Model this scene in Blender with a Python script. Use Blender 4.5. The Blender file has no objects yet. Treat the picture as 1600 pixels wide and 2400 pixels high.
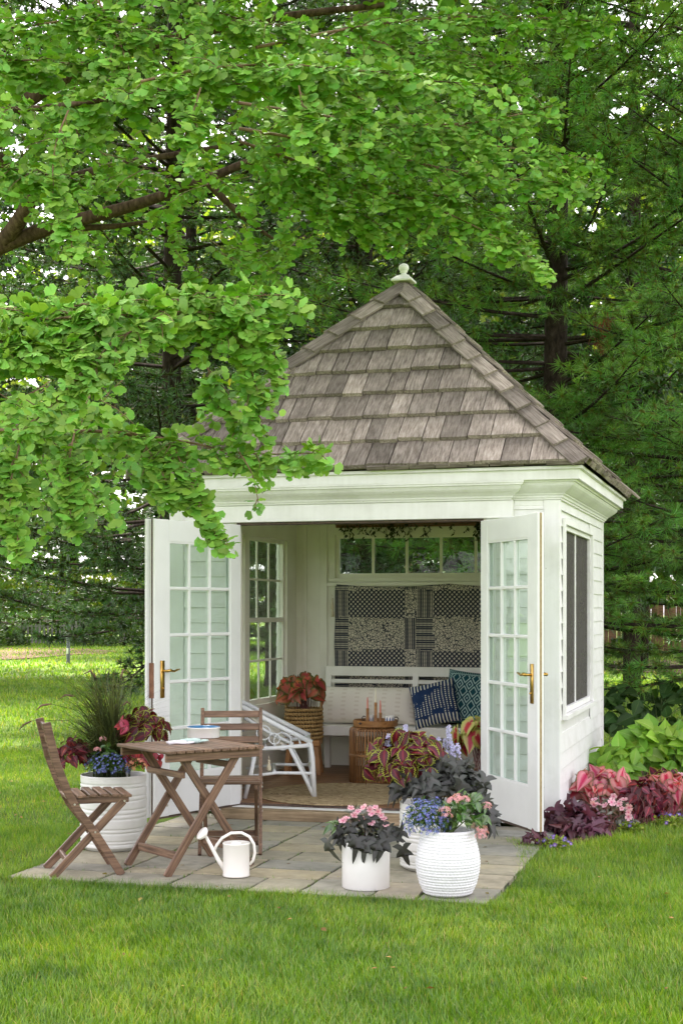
import bpy, math, random
import numpy as np
from mathutils import Vector, Matrix
R = math.radians
rng = np.random.default_rng(7)
random.seed(7)
scene = bpy.context.scene
COL = scene.collection

# ------------------------------------------------------------------ camera
FPX, HZ, TH = 3446.2, 1430.1, 0.2827          # focal length (px of the 1600 wide photo), horizon row, yaw
CAM = np.array([2.8215, -10.1274, 1.5])
cam_d = bpy.data.cameras.new('camera')
cam = bpy.data.objects.new('camera', cam_d)
COL.objects.link(cam)
cam.location = CAM
cam.rotation_euler = (R(90), 0, TH)
cam_d.sensor_fit = 'HORIZONTAL'
cam_d.sensor_width = 36.0
cam_d.lens = 36.0 * FPX / 1600
cam_d.shift_y = (HZ - 1200) / 1600
cam_d.clip_start = 0.1
cam_d.clip_end = 600
scene.camera = cam

# ------------------------------------------------------------------ sky, sun, exposure
SUN_EL, SUN_AZ = 57.0, -30.0    # azimuth measured clockwise from +Y (away from the camera)
world = bpy.data.worlds.new('World')
scene.world = world
world.use_nodes = True
wn, wl = world.node_tree.nodes, world.node_tree.links
wn.clear()
wo = wn.new('ShaderNodeOutputWorld'); wb = wn.new('ShaderNodeBackground')
sk = wn.new('ShaderNodeTexSky'); sk.sky_type = 'NISHITA'; sk.sun_disc = False
sk.sun_elevation = R(SUN_EL); sk.sun_rotation = R(SUN_AZ)
sk.dust_density = 3.0; sk.air_density = 1.0; sk.ozone_density = 1.0
hs = wn.new('ShaderNodeHueSaturation'); hs.inputs['Saturation'].default_value = 0.16
wt_ = wn.new('ShaderNodeMix'); wt_.data_type = 'RGBA'; wt_.blend_type = 'MULTIPLY'; wt_.inputs[0].default_value = 1.0; wt_.inputs[7].default_value = (1.04, .975, 1.02, 1)   # hazy white sky
wl.new(sk.outputs[0], hs.inputs['Color']); wl.new(hs.outputs[0], wt_.inputs[6]); wl.new(wt_.outputs[2], wb.inputs['Color'])
wb.inputs['Strength'].default_value = 0.15
wl.new(wb.outputs[0], wo.inputs[0])
sun_d = bpy.data.lights.new('sun', 'SUN'); sun_d.energy = 4.2; sun_d.angle = R(8); sun_d.color = (1, .95, .86)
sun = bpy.data.objects.new('sun', sun_d); COL.objects.link(sun)
sdir = Vector((math.sin(R(SUN_AZ)) * math.cos(R(SUN_EL)), math.cos(R(SUN_AZ)) * math.cos(R(SUN_EL)), math.sin(R(SUN_EL))))
sun.rotation_euler = sdir.to_track_quat('Z', 'Y').to_euler()
sun.location = (0, 0, 30)
vs = scene.view_settings
vs.view_transform = 'Standard'; vs.look = 'None'; vs.gamma = 1; vs.use_curve_mapping = False
vs.exposure = 2.42
cy = scene.cycles
cy.max_bounces = 8; cy.diffuse_bounces = 4; cy.glossy_bounces = 3; cy.transmission_bounces = 5; cy.transparent_max_bounces = 10
cy.sample_clamp_indirect = 6; cy.caustics_reflective = False; cy.caustics_refractive = False

# ------------------------------------------------------------------ pixels of the photograph to directions
FW = np.array([-math.sin(TH), math.cos(TH), 0]); RT = np.array([math.cos(TH), math.sin(TH), 0]); UP = np.array([0, 0, 1.])
def ray(px, py): return FW + RT * (px - 800) / FPX + UP * (HZ - py) / FPX
def gz(px, py, z=0.0):
    r = ray(px, py); return CAM + r * ((z - CAM[2]) / r[2])
def gy(px, py, y):
    r = ray(px, py); return CAM + r * ((y - CAM[1]) / r[1])
def gx(px, py, x):
    r = ray(px, py); return CAM + r * ((x - CAM[0]) / r[0])
def dd(px, py, d): return CAM + ray(px, py) * d
def proj(P):
    v = np.asarray(P) - CAM; d = v @ FW
    return 800 + FPX * (v @ RT) / d, HZ - FPX * v[..., 2] / d, d

# ------------------------------------------------------------------ materials
MATS = {}
def new_mat(name):
    m = bpy.data.materials.new(name); m.use_nodes = True
    n, l = m.node_tree.nodes, m.node_tree.links
    n.clear()
    out = n.new('ShaderNodeOutputMaterial')
    MATS[name] = m
    return m, n, l, out
def ramp(n, stops, interp='LINEAR'):
    r = n.new('ShaderNodeValToRGB'); r.color_ramp.interpolation = interp
    e = r.color_ramp.elements
    while len(e) < len(stops): e.new(0.5)
    for i, (p, c) in enumerate(stops):
        e[i].position = p; e[i].color = (*c, 1) if len(c) == 3 else c
    return r
def coords(n, l, scale=(1, 1, 1), kind='Object', rand=True):
    tc = n.new('ShaderNodeTexCoord'); mp = n.new('ShaderNodeMapping')
    mp.inputs['Scale'].default_value = scale
    l.new(tc.outputs[kind], mp.inputs['Vector'])
    if rand:
        oi = n.new('ShaderNodeObjectInfo'); ml = n.new('ShaderNodeMath'); ml.operation = 'MULTIPLY'; ml.inputs[1].default_value = 37.0
        l.new(oi.outputs['Random'], ml.inputs[0]); l.new(ml.outputs[0], mp.inputs['Location'])
    return mp.outputs[0]
def noise(n, l, vec, scale, detail=4, rough=.55):
    t = n.new('ShaderNodeTexNoise'); t.inputs['Scale'].default_value = scale; t.inputs['Detail'].default_value = detail; t.inputs['Roughness'].default_value = rough
    if vec is not None: l.new(vec, t.inputs['Vector'])
    return t.outputs['Fac']
def bump(n, l, h, strength=.3, dist=.01):
    b = n.new('ShaderNodeBump'); b.inputs['Strength'].default_value = strength; b.inputs['Distance'].default_value = dist
    l.new(h, b.inputs['Height']); return b.outputs[0]
def mixc(n, l, a, b, fac, mode='MIX'):
    m = n.new('ShaderNodeMix'); m.data_type = 'RGBA'; m.blend_type = mode
    for s, v in ((6, a), (7, b)):
        if isinstance(v, tuple): m.inputs[s].default_value = (*v, 1)
        else: l.new(v, m.inputs[s])
    if isinstance(fac, (int, float)): m.inputs[0].default_value = fac
    else: l.new(fac, m.inputs[0])
    return m.outputs[2]
def math1(n, l, op, a, b=None, clamp=False):
    m = n.new('ShaderNodeMath'); m.operation = op; m.use_clamp = clamp
    for i, v in enumerate((a, b)):
        if v is None: continue
        if isinstance(v, (int, float)): m.inputs[i].default_value = v
        else: l.new(v, m.inputs[i])
    return m.outputs[0]
def principled(n, l, out, col, rough=.5, normal=None, spec=.4, metal=0):
    p = n.new('ShaderNodeBsdfPrincipled')
    if isinstance(col, tuple): p.inputs['Base Color'].default_value = (*col, 1)
    else: l.new(col, p.inputs['Base Color'])
    if isinstance(rough, (int, float)): p.inputs['Roughness'].default_value = rough
    else: l.new(rough, p.inputs['Roughness'])
    p.inputs['Specular IOR Level'].default_value = spec; p.inputs['Metallic'].default_value = metal
    if normal is not None: l.new(normal, p.inputs['Normal'])
    l.new(p.outputs[0], out.inputs[0]); return p

def m_plain(name, c1, c2, rough=.5, scale=(3, 3, 3), nscale=4, b=.1, bscale=60, spec=.4, lo=.35, hi=.65, metal=0):
    m, n, l, o = new_mat(name)
    v = coords(n, l, scale)
    f = noise(n, l, v, nscale, 6)
    r = ramp(n, [(lo, c1), (hi, c2)]); l.new(f, r.inputs[0])
    nb = bump(n, l, noise(n, l, v, bscale, 3), b, .004)
    principled(n, l, o, r.outputs[0], rough, nb, spec, metal); return m
def m_wood(name, cols, rough=.6, grain=(1.2, 22, 22), b=.35, spec=.3, rand_amt=.35, nsc=3.0):
    m, n, l, o = new_mat(name)
    v = coords(n, l, grain)
    f = noise(n, l, v, nsc, 8, .62)
    r = ramp(n, cols); l.new(f, r.inputs[0])
    oi = n.new('ShaderNodeObjectInfo')
    mr = n.new('ShaderNodeMapRange'); mr.inputs[3].default_value = 1 - rand_amt; mr.inputs[4].default_value = 1 + rand_amt * .6
    l.new(oi.outputs['Random'], mr.inputs[0])
    v2 = coords(n, l, (2, 2, 2))
    f2 = ramp(n, [(.35, (.72, .72, .72)), (.7, (1.1, 1.1, 1.1))]); l.new(noise(n, l, v2, 2.5, 4), f2.inputs[0])
    c = mixc(n, l, r.outputs[0], mr.outputs[0], 1.0, 'MULTIPLY')
    c = mixc(n, l, c, f2.outputs[0], 1.0, 'MULTIPLY')
    principled(n, l, o, c, rough, bump(n, l, f, b, .004), spec); return m

def m_leaf(name, stops, trans=.35, rough=.45, hue=.03, val=.35, gloss=.025, pattern='edge', back=None):
    """foliage: colour by the per-vertex value 'edge' (0 midrib to 1 margin), varied from leaf to leaf."""
    m, n, l, o = new_mat(name)
    a = n.new('ShaderNodeAttribute'); a.attribute_name = 'edge'
    rn = n.new('ShaderNodeAttribute'); rn.attribute_name = 'rnd'
    oi = n.new('ShaderNodeObjectInfo')
    rr = math1(n, l, 'FRACT', math1(n, l, 'ADD', oi.outputs['Random'], rn.outputs['Fac']))
    tc = n.new('ShaderNodeTexCoord')
    nz = noise(n, l, tc.outputs['Object'], 38, 3)
    e = a.outputs['Fac']
    if pattern == 'edge':
        e = math1(n, l, 'ADD', e, math1(n, l, 'MULTIPLY', math1(n, l, 'SUBTRACT', nz, .5), .35))
    r = ramp(n, stops); l.new(e, r.inputs[0])
    h = n.new('ShaderNodeHueSaturation')
    mh = n.new('ShaderNodeMapRange'); mh.inputs[3].default_value = .5 - hue; mh.inputs[4].default_value = .5 + hue
    l.new(rr, mh.inputs[0]); l.new(mh.outputs[0], h.inputs['Hue'])
    mv = n.new('ShaderNodeMapRange'); mv.inputs[3].default_value = 1 - val; mv.inputs[4].default_value = 1 + val
    r2 = math1(n, l, 'FRACT', math1(n, l, 'MULTIPLY', rr, 7.31))
    l.new(r2, mv.inputs[0]); l.new(mv.outputs[0], h.inputs['Value'])
    l.new(r.outputs[0], h.inputs['Color'])
    d = n.new('ShaderNodeBsdfDiffuse'); t = n.new('ShaderNodeBsdfTranslucent'); g = n.new('ShaderNodeBsdfGlossy')
    g.inputs['Roughness'].default_value = rough; g.inputs['Color'].default_value = (1, 1, 1, 1)
    l.new(h.outputs[0], d.inputs['Color'])
    tcx = mixc(n, l, h.outputs[0], (1.25, 1.15, .45), 1.0, 'MULTIPLY')
    l.new(tcx, t.inputs['Color'])
    m1 = n.new('ShaderNodeMixShader'); m1.inputs[0].default_value = trans
    l.new(d.outputs[0], m1.inputs[1]); l.new(t.outputs[0], m1.inputs[2])
    m2 = n.new('ShaderNodeMixShader'); m2.inputs[0].default_value = gloss
    l.new(m1.outputs[0], m2.inputs[1]); l.new(g.outputs[0], m2.inputs[2])
    l.new(m2.outputs[0], o.inputs[0]); return m

# ------------------------------------------------------------------ mesh helpers
def props(o, label=None, cat=None, group=None, kind=None):
    if label: o['label'] = label
    if cat: o['category'] = cat
    if group: o['group'] = group
    if kind: o['kind'] = kind
    return o
def empty(name, loc=(0, 0, 0), rz=0, label=None, cat=None, group=None, parent=None):
    o = bpy.data.objects.new(name, None); COL.objects.link(o)
    o.empty_display_size = .05
    o.location = loc; o.rotation_euler = (0, 0, rz)
    if parent: o.parent = parent
    return props(o, label, cat, group)
def link(name, me, mat, parent=None):
    o = bpy.data.objects.new(name, me); COL.objects.link(o)
    if mat is not None and not me.materials: me.materials.append(MATS[mat] if isinstance(mat, str) else mat)
    if parent: o.parent = parent
    return o
class MB:
    def __init__(s): s.v = []; s.f = []; s.mi = []; s.cur = 0
    def add(s, vs_, fs):
        b = len(s.v); s.v.extend([tuple(map(float, p)) for p in vs_])
        for f in fs: s.f.append(tuple(i + b for i in f)); s.mi.append(s.cur)
    def box(s, lo, hi, c=0.0):
        lo = np.array(lo, float); hi = np.array(hi, float)
        ctr = (lo + hi) / 2; h = (hi - lo) / 2
        v, f = cbox(h[0], h[1], h[2], c)
        s.add([tuple(np.array(p) + ctr) for p in v], f)
    def bar(s, p0, p1, w, t, up=(0, 0, 1), c=0.0):
        M = frame(p0, p1, up); L = (Vector(p1) - Vector(p0)).length
        v, f = cbox(L / 2, w / 2, t / 2, c)
        s.add([M @ (Vector(p) + Vector((L / 2, 0, 0))) for p in v], f)
    def tube(s, pts, r, n=8, cap=True):
        pts = [Vector(p) for p in pts]; k = len(pts)
        rr = [r] * k if isinstance(r, (int, float)) else list(r)
        base = len(s.v); prev = None
        for i, p in enumerate(pts):
            d = (pts[min(i + 1, k - 1)] - pts[max(i - 1, 0)])
            if d.length < 1e-9: d = Vector((0, 0, 1))
            d.normalize()
            if prev is None:
                u = d.orthogonal().normalized()
            else:
                u = prev - d * prev.dot(d)
                u = u.normalized() if u.length > 1e-6 else d.orthogonal().normalized()
            prev = u; w = d.cross(u)
            for j in range(n):
                a = 2 * math.pi * j / n
                s.v.append(tuple(p + (u * math.cos(a) + w * math.sin(a)) * rr[i]))
        for i in range(k - 1):
            for j in range(n):
                a, b = base + i * n + j, base + i * n + (j + 1) % n
                s.f.append((a, b, b + n, a + n)); s.mi.append(s.cur)
        if cap:
            s.f.append(tuple(base + j for j in reversed(range(n)))); s.mi.append(s.cur)
            s.f.append(tuple(base + (k - 1) * n + j for j in range(n))); s.mi.append(s.cur)
    def ring(s, ctr, rad, r, n=32, m=8, closed_fn=None):
        pts = []
        base = len(s.v)
        for i in range(n):
            a = 2 * math.pi * i / n
            rx = rad(a) if callable(rad) else rad
            cx, cy_, cz = ctr
            zz = closed_fn(a) if closed_fn else 0
            for j in range(m):
                b = 2 * math.pi * j / m
                s.v.append((cx + (rx + r * math.cos(b)) * math.cos(a), cy_ + (rx + r * math.cos(b)) * math.sin(a), cz + zz + r * math.sin(b)))
        for i in range(n):
            for j in range(m):
                a = base + i * m + j; b = base + i * m + (j + 1) % m
                c = base + ((i + 1) % n) * m + (j + 1) % m; d = base + ((i + 1) % n) * m + j
                s.f.append((a, d, c, b)); s.mi.append(s.cur)
    def lathe(s, prof, n=32, ctr=(0, 0, 0), rfun=None):
        base = len(s.v); k = len(prof)
        for i, (r, z) in enumerate(prof):
            for j in range(n):
                a = 2 * math.pi * j / n
                q = r * (rfun(a) if rfun else 1)
                s.v.append((ctr[0] + q * math.cos(a), ctr[1] + q * math.sin(a), ctr[2] + z))
        for i in range(k - 1):
            for j in range(n):
                a, b = base + i * n + j, base + i * n + (j + 1) % n
                s.f.append((a, b, b + n, a + n)); s.mi.append(s.cur)
    def disc(s, ctr, r, n=24, flip=False):
        base = len(s.v)
        for j in range(n):
            a = 2 * math.pi * j / n; s.v.append((ctr[0] + r * math.cos(a), ctr[1] + r * math.sin(a), ctr[2]))
        s.f.append(tuple(range(base, base + n))); s.mi.append(s.cur)
    def ball(s, ctr, r, n=14, sc=(1, 1, 1)):
        prof = [(max(1e-4, math.sin(math.pi * i / 8)) , -math.cos(math.pi * i / 8)) for i in range(9)]
        base = len(s.v); s.lathe([(p * r, z * r) for p, z in prof], n)
        for i in range(base, len(s.v)):
            x, y, z = s.v[i]; s.v[i] = (ctr[0] + x * sc[0], ctr[1] + y * sc[1], ctr[2] + z * sc[2])
    def mesh(s, name='m', smooth=False):
        me = bpy.data.meshes.new(name); me.from_pydata(s.v, [], s.f)
        if smooth: me.polygons.foreach_set('use_smooth', [True] * len(me.polygons))
        if any(s.mi): me.polygons.foreach_set('material_index', s.mi)
        me.update(); return me
    def build(s, name, mat, parent=None, smooth=False, bevel=0):
        me = s.mesh(name, smooth)
        if isinstance(mat, (list, tuple)):
            for q in mat: me.materials.append(MATS[q])
            mat = None
        o = link(name, me, mat, parent)
        if bevel:
            b = o.modifiers.new('bevel', 'BEVEL'); b.width = bevel; b.segments = 2; b.limit_method = 'ANGLE'
        if smooth == 'auto':
            pass
        return o
def cbox(hx, hy, hz, c):
    if c <= 0:
        v = [(x, y, z) for z in (-hz, hz) for y in (-hy, hy) for x in (-hx, hx)]
        return v, [(0, 2, 3, 1), (4, 5, 7, 6), (0, 1, 5, 4), (2, 6, 7, 3), (0, 4, 6, 2), (1, 3, 7, 5)]
    c = min(c, hx * .45, hy * .45, hz * .45)
    h = (hx, hy, hz); V = []; idx = {}
    for sx in (-1, 1):
        for sy in (-1, 1):
            for sz in (-1, 1):
                for a in range(3):
                    p = [sx * (hx - c), sy * (hy - c), sz * (hz - c)]
                    p[a] = (sx, sy, sz)[a] * h[a]
                    idx[(sx, sy, sz, a)] = len(V); V.append(tuple(p))
    Fs = []
    S = (-1, 1)
    for a in range(3):
        b, c2 = (a + 1) % 3, (a + 2) % 3
        for s0 in S:
            q = []
            for s1, s2 in ((-1, -1), (1, -1), (1, 1), (-1, 1)):
                k = [0, 0, 0]; k[a] = s0; k[b] = s1; k[c2] = s2; q.append(idx[(*k, a)])
            Fs.append(tuple(q) if s0 > 0 else tuple(reversed(q)))
        for s1 in S:
            for s2 in S:   # edges along a
                k0 = [0, 0, 0]; k0[a] = -1; k0[b] = s1; k0[c2] = s2
                k1 = list(k0); k1[a] = 1
                q = (idx[(*k0, b)], idx[(*k1, b)], idx[(*k1, c2)], idx[(*k0, c2)])
                Fs.append(q if s1 * s2 < 0 else tuple(reversed(q)))
    for sx in S:
        for sy in S:
            for sz in S:
                q = tuple(idx[(sx, sy, sz, a)] for a in range(3))
                Fs.append(q if sx * sy * sz > 0 else tuple(reversed(q)))
    return V, Fs
def frame(p0, p1, up=(0, 0, 1)):
    """matrix whose local X runs p0 to p1, local Z near up, origin p0"""
    p0 = Vector(p0); x = (Vector(p1) - p0).normalized(); u = Vector(up)
    z = u - x * u.dot(x)
    z = z.normalized() if z.length > 1e-5 else x.orthogonal().normalized()
    y = z.cross(x)
    return Matrix(((x.x, y.x, z.x, p0.x), (x.y, y.y, z.y, p0.y), (x.z, y.z, z.z, p0.z), (0, 0, 0, 1)))
BEAMS = {}
def beam(name, p0, p1, w, t, mat, parent=None, up=(0, 0, 1), c=.003):
    """one straight timber: local X along its length, so that the grain follows it"""
    L = (Vector(p1) - Vector(p0)).length
    key = (round(L, 4), round(w, 4), round(t, 4), c, mat)
    me = BEAMS.get(key)
    if me is None:
        v, f = cbox(L / 2, w / 2, t / 2, c)
        me = bpy.data.meshes.new(name); me.from_pydata([(x + L / 2, y, z) for x, y, z in v], [], f); me.update()
        me.materials.append(MATS[mat]); BEAMS[key] = me
    o = bpy.data.objects.new(name, me); COL.objects.link(o)
    if parent: o.parent = parent
    o.matrix_local = frame(p0, p1, up)
    return o
def sweep_rect(mb, prof, x0, x1, y0, y1):
    """closed moulding round a rectangle; profile of (outward offset, height)"""
    base = len(mb.v)
    for o, z in prof:
        mb.v += [(x0 - o, y0 - o, z), (x1 + o, y0 - o, z), (x1 + o, y1 + o, z), (x0 - o, y1 + o, z)]
    for i in range(len(prof) - 1):
        for j in range(4):
            a = base + i * 4 + j; b = base + i * 4 + (j + 1) % 4
            mb.f.append((a, b, b + 4, a + 4)); mb.mi.append(mb.cur)
def big_mesh(name, V, Fq, mat, parent=None, attrs=None, smooth=False):
    """V (n,3) float array, Fq list of (k,m) int arrays of faces with m corners each"""
    me = bpy.data.meshes.new(name)
    V = np.ascontiguousarray(V, dtype=np.float32)
    me.vertices.add(len(V)); me.vertices.foreach_set('co', V.ravel())
    loops = np.concatenate([f.ravel() for f in Fq]).astype(np.int32)
    tot = np.concatenate([np.full(len(f), f.shape[1]) for f in Fq]).astype(np.int32)
    start = np.concatenate([[0], np.cumsum(tot)[:-1]]).astype(np.int32)
    me.loops.add(len(loops)); me.loops.foreach_set('vertex_index', loops)
    me.polygons.add(len(tot)); me.polygons.foreach_set('loop_start', start); me.polygons.foreach_set('loop_total', tot)
    if smooth: me.polygons.foreach_set('use_smooth', np.ones(len(tot), dtype=bool))
    for k, a in (attrs or {}).items():
        at = me.attributes.new(k, 'FLOAT', 'POINT'); at.data.foreach_set('value', np.ascontiguousarray(a, dtype=np.float32))
    me.update(calc_edges=True)
    if isinstance(mat, (list, tuple)):
        for q in mat: me.materials.append(MATS[q])
        return link(name, me, None, parent)
    return link(name, me, mat, parent)
def nrm(a): return a / np.maximum(np.linalg.norm(a, axis=-1, keepdims=True), 1e-9)
def instance_np(TV, TF, P, X, Y, Z, S):
    """copies of a small template into one vertex array: axes X,Y,Z (n,3), sizes S (n,)"""
    n, k = len(P), len(TV)
    V = P[:, None] + S[:, None, None] * (TV[None, :, 0:1] * X[:, None] + TV[None, :, 1:2] * Y[:, None] + TV[None, :, 2:3] * Z[:, None])
    off = (np.arange(n) * k)[:, None, None]
    return V.reshape(-1, 3), [(f[None] + off).reshape(-1, f.shape[1]) for f in TF]
def leaf_axes(D, N):
    """leaf axes from growth direction D (local Y) and wanted normal N (local Z)"""
    Y = nrm(D); Z = N - Y * np.sum(N * Y, axis=-1, keepdims=True); Z = nrm(Z); X = np.cross(Y, Z)
    return X, Y, Z
def rand_dirs(n):
    a = rng.normal(size=(n, 3)); return nrm(a)
# leaf outlines: half widths along the length, t from 0 (stalk) to 1 (tip)
def leaf_mesh(name, half, length=1.0, fold=.15, droop=.25, rings=(0, .55, .85, 1.0), mat=None, wav=0.0, lobes=None, back=0.0):
    """blade from half-outline [(t, w)]; edge attribute runs 0 at the midrib to 1 at the margin"""
    V = []; E = []; Fc = []
    k = len(half)
    for side in (-1, 1):
        for i, (t, w) in enumerate(half):
            tm = min(max(t, 0.0), 1.0)
            for s in rings:
                y = (tm * (1 - s) + t * s) * length
                x = side * w * s * length
                z = fold * abs(x) - droop * (y / length) ** 2 * length * .5 + wav * math.sin(9 * t + side) * s * length
                V.append((x, y, z)); E.append(s)
    m = len(rings)
    for q in range(2):
        for i in range(k - 1):
            for j in range(m - 1):
                a = q * k * m + i * m + j
                f = (a, a + 1, a + m + 1, a + m)
                Fc.append(f if q else f[::-1])
    me = bpy.data.meshes.new(name); me.from_pydata(V, [], Fc)
    at = me.attributes.new('edge', 'FLOAT', 'POINT'); at.data.foreach_set('value', np.array(E, np.float32))
    me.polygons.foreach_set('use_smooth', [True] * len(me.polygons)); me.update()
    if mat: me.materials.append(MATS[mat])
    return me
def mesh_np(me):
    V = np.zeros(len(me.vertices) * 3, np.float32); me.vertices.foreach_get('co', V)
    E = np.zeros(len(me.vertices), np.float32); me.attributes['edge'].data.foreach_get('value', E)
    F = np.array([tuple(p.vertices) for p in me.polygons]); return V.reshape(-1, 3), [F], E
def put_leaves(parent, name, meshes, P, D, N, S, label=None):
    X, Y, Z = leaf_axes(D, N)
    out = []
    for i in range(len(P)):
        o = bpy.data.objects.new(name, meshes[i % len(meshes)]); COL.objects.link(o)
        o.parent = parent
        s = float(S[i])
        o.matrix_local = Matrix(((X[i, 0] * s, Y[i, 0] * s, Z[i, 0] * s, P[i, 0]), (X[i, 1] * s, Y[i, 1] * s, Z[i, 1] * s, P[i, 1]), (X[i, 2] * s, Y[i, 2] * s, Z[i, 2] * s, P[i, 2]), (0, 0, 0, 1)))
        out.append(o)
    return out
# ------------------------------------------------------------------ material library
def m_paint(name, c1, c2, rough):
    m, n, l, o = new_mat(name)
    v = coords(n, l, (1, 1, 1)); st = coords(n, l, (30, 30, 1.6))
    f = noise(n, l, v, 2.6, 7, .62); r = ramp(n, [(.30, c1), (.52, c2)]); l.new(f, r.inputs[0])
    vo = n.new('ShaderNodeTexVoronoi'); vo.inputs['Scale'].default_value = 9.0; l.new(v, vo.inputs['Vector'])
    sp = math1(n, l, 'MULTIPLY', math1(n, l, 'LESS_THAN', vo.outputs['Distance'], .035), .55)
    c = mixc(n, l, r.outputs[0], (.22, .20, .16), sp)
    k = ramp(n, [(.3, (.955, .955, .94)), (.7, (1.02, 1.02, 1.02))]); l.new(noise(n, l, st, 1.0, 4), k.inputs[0])
    principled(n, l, o, mixc(n, l, c, k.outputs[0], 1.0, 'MULTIPLY'), rough, bump(n, l, noise(n, l, st, 1.5, 4), .12, .003), .4)
m_paint('white_paint', (.66, .66, .625), (.78, .78, .76), .45)
m_plain('door_paint', (.76, .765, .75), (.82, .825, .81), .32, nscale=1.2, b=.03)
m_plain('cream_paint', (.80, .775, .66), (.86, .84, .74), .5, nscale=1.3, b=.06)
m_plain('bench_paint', (.76, .74, .66), (.83, .81, .74), .45, nscale=2, b=.05)
m_plain('rattan_white', (.70, .73, .74), (.82, .83, .82), .4, nscale=3, b=.08)
m_wood('shingle_wood', [(.25, (.10, .079, .065)), (.42, (.24, .198, .167)), (.58, (.365, .312, .272)), (.8, (.51, .455, .41))], .85, (2.2, 34, 34), .9, .15, .40, 2.2)
m_wood('teak', [(.25, (.05, .028, .017)), (.45, (.145, .084, .050)), (.62, (.25, .152, .092)), (.8, (.36, .24, .155))], .5, (1.5, 26, 26), .3, .35, .25)
m_wood('floor_wood', [(.3, (.17, .08, .038)), (.55, (.31, .155, .075)), (.75, (.42, .23, .12))], .45, (.8, 18, 18), .15, .4, .22)
m_wood('honey_wood', [(.3, (.24, .10, .030)), (.55, (.42, .20, .065)), (.75, (.55, .30, .12))], .4, (2, 16, 16), .12, .45, .15)
m_wood('step_timber', [(.3, (.20, .145, .085)), (.55, (.36, .27, .165)), (.75, (.46, .36, .24))], .7, (1, 14, 14), .4, .2, .1)
m_wood('fence_wood', [(.3, (.10, .055, .03)), (.6, (.22, .13, .07)), (.8, (.30, .19, .11))], .8, (1, 14, 14), .3, .2, .3)
m_wood('picket_wood_shaded', [(.3, (.16, .15, .13)), (.7, (.28, .27, .24))], .8, (1, 14, 14), .3, .2, .3)  # far pickets stand in shade, and that shade is put into this colour
m_wood('bark', [(.3, (.035, .022, .014)), (.55, (.10, .066, .043)), (.8, (.19, .135, .092))], .9, (14, 14, 4), .9, .1, .1)
m_wood('pine_bark', [(.3, (.018, .013, .010)), (.55, (.05, .036, .028)), (.8, (.10, .078, .062))], .9, (10, 10, 4), .9, .1, .1)
m_wood('twig_bark', [(.3, (.14, .085, .05)), (.7, (.30, .20, .12))], .8, (6, 6, 6), .3, .2, .1)
m_wood('rattan_cane', [(.3, (.20, .085, .028)), (.55, (.36, .18, .07)), (.8, (.50, .29, .13))], .4, (9, 9, 1.4), .15, .45, .22)
m_plain('brass', (.42, .24, .05), (.62, .40, .11), .28, nscale=6, b=.03, metal=1)
m_plain('weather_strip', (.28, .20, .09), (.38, .29, .14), .6, nscale=20)
m_plain('dark_strip', (.06, .04, .03), (.12, .08, .06), .6, nscale=12)
m_plain('planter_white', (.68, .69, .63), (.78, .78, .74), .5, nscale=2, b=.08)
m_plain('ceramic_white', (.78, .77, .73), (.84, .83, .80), .3, nscale=1.5, b=.03)
m_plain('ceramic_texture', (.70, .71, .71), (.82, .82, .82), .5, nscale=30, b=.2)
m_plain('enamel_cream', (.83, .80, .73), (.86, .84, .78), .25, nscale=1.5, b=.02)
m_plain('enamel_blue', (.03, .13, .26), (.05, .18, .34), .3, nscale=2)
m_plain('soil', (.022, .015, .010), (.06, .042, .028), .95, nscale=30, b=.8)
m_plain('mulch', (.045, .022, .013), (.16, .075, .04), .95, scale=(1, 1, 1), nscale=22, b=.9, bscale=40)
m_plain('mortar', (.02, .02, .012), (.06, .058, .035), .95, nscale=20, b=.6)
m_plain('grey_metal', (.09, .10, .12), (.15, .165, .19), .5, nscale=5)
m_plain('screw_steel', (.45, .42, .36), (.55, .52, .46), .35, nscale=5, metal=.8)
m_plain('wax_pink', (.72, .22, .16), (.8, .3, .22), .5, nscale=3)
m_plain('wax_cream', (.85, .78, .58), (.88, .82, .66), .5, nscale=3)
m_plain('roof_deck', (.05, .04, .035), (.09, .075, .065), .9)
m_plain('ceiling_paint', (.70, .68, .58), (.78, .76, .66), .6)
m_plain('tassel_thread', (.62, .55, .38), (.75, .68, .50), .9, nscale=40, b=.6)
m_plain('copper_board', (.17, .075, .04), (.26, .12, .07), .7, nscale=8)
m_plain('brick_far', (.26, .12, .085), (.36, .19, .14), .85, scale=(1, 1, 1), nscale=9, b=.3)
m_plain('roof_far', (.07, .06, .055), (.12, .10, .09), .9, nscale=6)

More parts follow.
